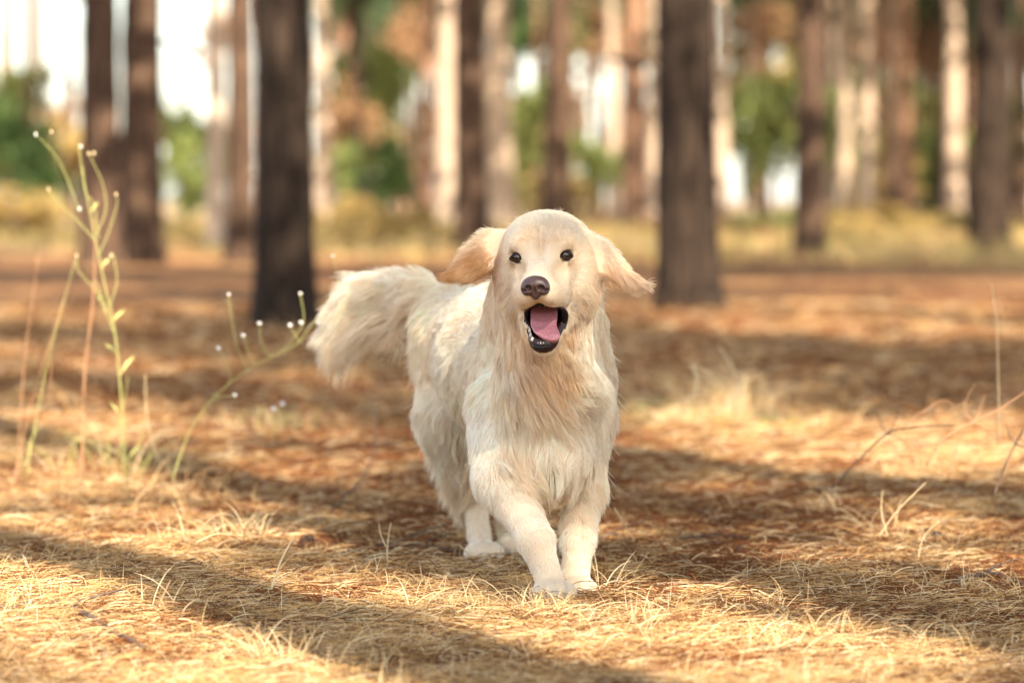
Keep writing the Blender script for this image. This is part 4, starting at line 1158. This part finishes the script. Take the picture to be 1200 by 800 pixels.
# dark bare twigs at right
TW = [
    ([(975, 572), (1005, 540), (1040, 508), (1075, 500), (1120, 498)], 7.6, .0022, .0012, M_TWIG, "dark arched twig bending over the sunlit band on the right"),
    ([(1165, 580), (1178, 545), (1190, 520), (1212, 480)], 7.4, .0026, .0016, M_TWIG, "dark forked twig at the right edge"),
    ([(1085, 545), (1105, 515), (1140, 495), (1170, 480), (1215, 450)], 7.5, .0026, .0018, M_RSTALK, "reddish bare branch running to the right edge"),
    ([(1060, 498), (1085, 480), (1110, 470), (1140, 500)], 7.7, .0016, .001, M_RSTALK, "short reddish twig above the dark arched one"),
    ([(1110, 560), (1125, 510), (1132, 470), (1142, 450)], 7.7, .0014, .0008, M_RSTALK, "thin upright reddish stalk before the brown shade on the right"),
    ([(1172, 520), (1170, 450), (1168, 380), (1162, 332)], 7.9, .0016, .0008, M_STRAW, "tall straw stalk rising near the right edge"),
    ([(1030, 628), (1050, 600), (1085, 565)], 7.0, .0012, .0007, M_STRAW, "slanting pale stalk in the shade on the right"),
    ([(1040, 627), (1033, 600), (1034, 575)], 7.05, .0012, .0007, M_STRAW, "upright pale stalk crossing the slanting one"),
    ([(758, 470), (748, 430), (740, 388)], 9.5, .0022, .0012, M_RSTALK, "blurred rusty stalk right of the dog's neck"),
    ([(815, 465), (816, 440), (812, 428), (835, 438), (862, 450)], 9.3, .0032, .0018, M_STRAW, "bent pale stalk over the straw tuft right of the dog"),
    ([(868, 462), (858, 430), (842, 405)], 9.3, .0028, .0016, M_STRAW, "leaning pale stalk beside the bent one"),
    ([(455, 678), (454, 640), (458, 612)], 6.75, .0015, .0007, M_STRAW, "upright straw stalk left of the hind paw"),
    ([(452, 640), (446, 625), (444, 612)], 6.75, .0010, .0006, M_STRAW, "short side stalk beside the upright straw stalk"),
    ([(1075, 660), (1082, 630), (1100, 610)], 6.9, .0011, .0007, M_STRAW, "small slanting stalk at right, mid shade"),
    ([(960, 740), (905, 700), (880, 690), (890, 705)], 6.1, .0012, .0007, M_STRAW, "curved straw lying across the dark strip at right"),
    ([(196, 726), (205, 700), (216, 680)], 5.9, .0014, .0010, M_STRAW, "first of two bold pale blades in the dark strip at left"),
    ([(182, 722), (190, 700), (200, 679)], 5.85, .0018, .0010, M_RSTALK, "second, browner bold blade in the dark strip at left"),
    ([(213, 738), (215, 715), (232, 702), (248, 712)], 5.8, .0016, .0010, M_PTWIG, "hooked pale blade in the dark strip at left"),
    ([(205, 790), (262, 770), (290, 750), (305, 728)], 5.5, .0020, .0012, M_PTWIG, "blurred curved stalk near the bottom edge at left"),
    ([(345, 800), (365, 770), (380, 740)], 5.4, .0018, .0010, M_STRAW, "blurred leaning stalk near the bottom edge"),
    ([(318, 690), (330, 655), (345, 628)], 6.0, .0020, .0010, M_STRAW, "blurred blade leaning over the sunlit patch"),
    ([(228, 628), (250, 605), (270, 603), (285, 620), (285, 635)], 6.9, .0012, .0008, M_PTWIG, "arched dry blade on the sunlit patch at left"),
    ([(230, 635), (255, 625), (285, 628)], 6.8, .0012, .0008, M_STRAW, "lower arched blade on the sunlit patch at left"),
    ([(376, 690), (400, 665), (415, 668), (425, 680)], 6.7, .0012, .0007, M_STRAW, "small arched straw left of the straw tuft"),
    ([(720, 595), (735, 620), (748, 640)], 7.2, .0014, .0008, M_STRAW, "pale straw leaning behind the dog's front leg"),
    ([(708, 650), (712, 665), (709, 690)], 6.5, .0012, .0008, M_RSTALK, "short stalk beside the dog's front paw"),
    ([(540, 640), (556, 655), (566, 660), (560, 668)], 6.85, .0012, .0008, M_STRAW, "thin straw touching the hind paw"),
]
for pts, d, r0, r1, m, lab in TW:
    w = "twig" if m is M_TWIG or "twig" in lab or "branch" in lab else "dry_stalk"
    a = W(*pts[0], d); t = tag(link(w, None, loc=tuple(a)), lab, "twig" if w == "twig" else "stalk")
    s = stalk(t, "stem", pts, d, r0, r1, m, 6, .06)
    if r0 > .0021 and m is not M_STRAW:
        k = len(pts) // 2; a, b = pts[k]
        for dx, dy in ((14, -34), (-12, -26), (22, 12)):
            stalk(t, "side_shoot", [(a, b), (a + dx * .6, b + dy * .4), (a + dx, b + dy)], d + .03, r1, .0006, m, 5, .02)
# twigs lying on the floor
LY = [
    ([(-20, 752), (50, 747), (90, 752), (130, 768), (170, 785)], .0075, .004, M_TWIG, "dark dead branch lying at the lower left corner"),
    ([(20, 760), (60, 768), (110, 772), (150, 770)], .003, .0015, M_RSTALK, "thin brown stick lying beside the dark branch at the lower left"),
    ([(440, 648), (480, 646), (520, 648), (552, 662)], .0032, .002, M_TWIG, "dark thin twig lying before the hind paw"),
    ([(445, 662), (470, 642), (500, 632), (530, 640)], .0026, .0016, M_TWIG, "dark bowed twig behind the one before the hind paw"),
    ([(770, 700), (810, 698), (860, 705), (900, 712), (925, 716)], .0026, .0014, M_PTWIG, "pale bundle of stems lying right of the front paws"),
    ([(780, 706), (830, 704), (880, 714), (915, 722)], .0020, .001, M_PTWIG, "second pale stem lying right of the front paws"),
    ([(1120, 690), (1160, 682), (1205, 690)], .006, .003, M_TWIG, "dark stick lying in shade at the right edge"),
    ([(385, 610), (430, 585), (440, 555), (425, 530)], .0022, .001, M_TWIG, "blurred dark twig curving up behind the straw on the left"),
    ([(790, 640), (840, 636), (880, 640)], .003, .0015, M_TWIG, "short dark twig lying in the middle shade on the right"),
    ([(340, 752), (370, 750), (400, 762)], .003, .0016, M_TWIG, "short dark twig lying near the bottom centre"),
    ([(700, 636), (716, 632), (730, 636)], .003, .002, M_TWIG, "tiny dark stick behind the front paw"),
]
for pts, r0, r1, m, lab in LY:
    P = []
    for a, b in pts:
        p = W(a, b, ground_d(b)); P.append((p[0], p[1], float(ground_z(p[0], p[1])[0]) + .02))
    if lab.startswith("blurred"): P = [(p[0], p[1], p[2] + .05 * i) for i, p in enumerate(P)]
    mb = MB(); S = spline(P, 22); mb.tube(S, np.linspace(r0, r1, 22) * (1 + .15 * np.sin(np.arange(22) * 2.1)), 7)
    k = 9; sd = np.array([.03, .05, .01]); mb.tube(spline([S[k], S[k] + sd, S[k] + sd * 1.8 + [.02, 0, 0]], 6), np.linspace(r1, r1 * .4, 6), 5)
    o = mb.build("fallen_twig", m, None, loc=tuple(S[11])); tag(o, lab, "twig")
# pine cones and bark flakes
M_CONE = material("pine_cone", (0.07, 0.038, 0.025), 0.8, 0.2)
M_FLAKE = material("bark_flake", (0.24, 0.12, 0.07), 0.85, 0.2)
for px, py, r, lab in ((361, 648, .017, "dark pine cone lying left of the dog in the shade edge"), (866, 655, .012, "small dark cone lying in the middle of the shade on the right"), (1098, 641, .014, "dark cone near the stalks on the right")):
    p = W(px, py, ground_d(py)); z = float(ground_z(p[0], p[1])[0])
    t = tag(link("pine_cone", None, loc=(p[0], p[1], z + r)), lab, "pine cone")
    mb = MB(); mb.blob((0, 0, 0), r * .7, 8, 6, (1, 1.5, .9)); mb.build("core", M_CONE, t)
    mb = MB()
    for k in range(44):
        a = k * 2.4; v = -1 + 2 * k / 43; q = math.sqrt(max(.05, 1 - v * v))
        c = np.array([math.cos(a) * q * r * .75, v * r * 1.25, math.sin(a) * q * r * .75]); o = c * 1.45
        mb.tube([c, (c + o) / 2, o + [0, r * .15, 0]], [r * .16, r * .26, r * .1], 5)
    mb.build("scale", M_CONE, t)["kind"] = "stuff"
rs = np.random.default_rng(77)
for k, (px, py) in enumerate(((455, 727), (60, 655), (830, 752), (985, 715), (230, 600), (740, 745), (1010, 780), (120, 745), (620, 770), (880, 560))):
    p = W(px, py, ground_d(py)); z = float(ground_z(p[0], p[1])[0]) + .013
    mb = MB(); n = 9; a = np.sort(rs.uniform(0, 6.28, n)); q = rs.uniform(.008, .016, n)
    top = np.stack([np.cos(a) * q, np.sin(a) * q * 1.4, rs.normal(size=n) * .0015 + .002], 1)
    mb.add(np.concatenate([top, top - [0, 0, .003]]), [tuple(range(n)), tuple(range(2 * n - 1, n - 1, -1))] + [(i, i + n, (i + 1) % n + n, (i + 1) % n) for i in range(n)])
    o = mb.build("bark_flake", M_FLAKE, None, False); o.location = (p[0], p[1], z); o.rotation_euler = (rs.normal() * .25, rs.normal() * .25, 0)
    tag(o, "small thin flake of pine bark lying on the needles", "bark flake", "bark flakes on the needles")
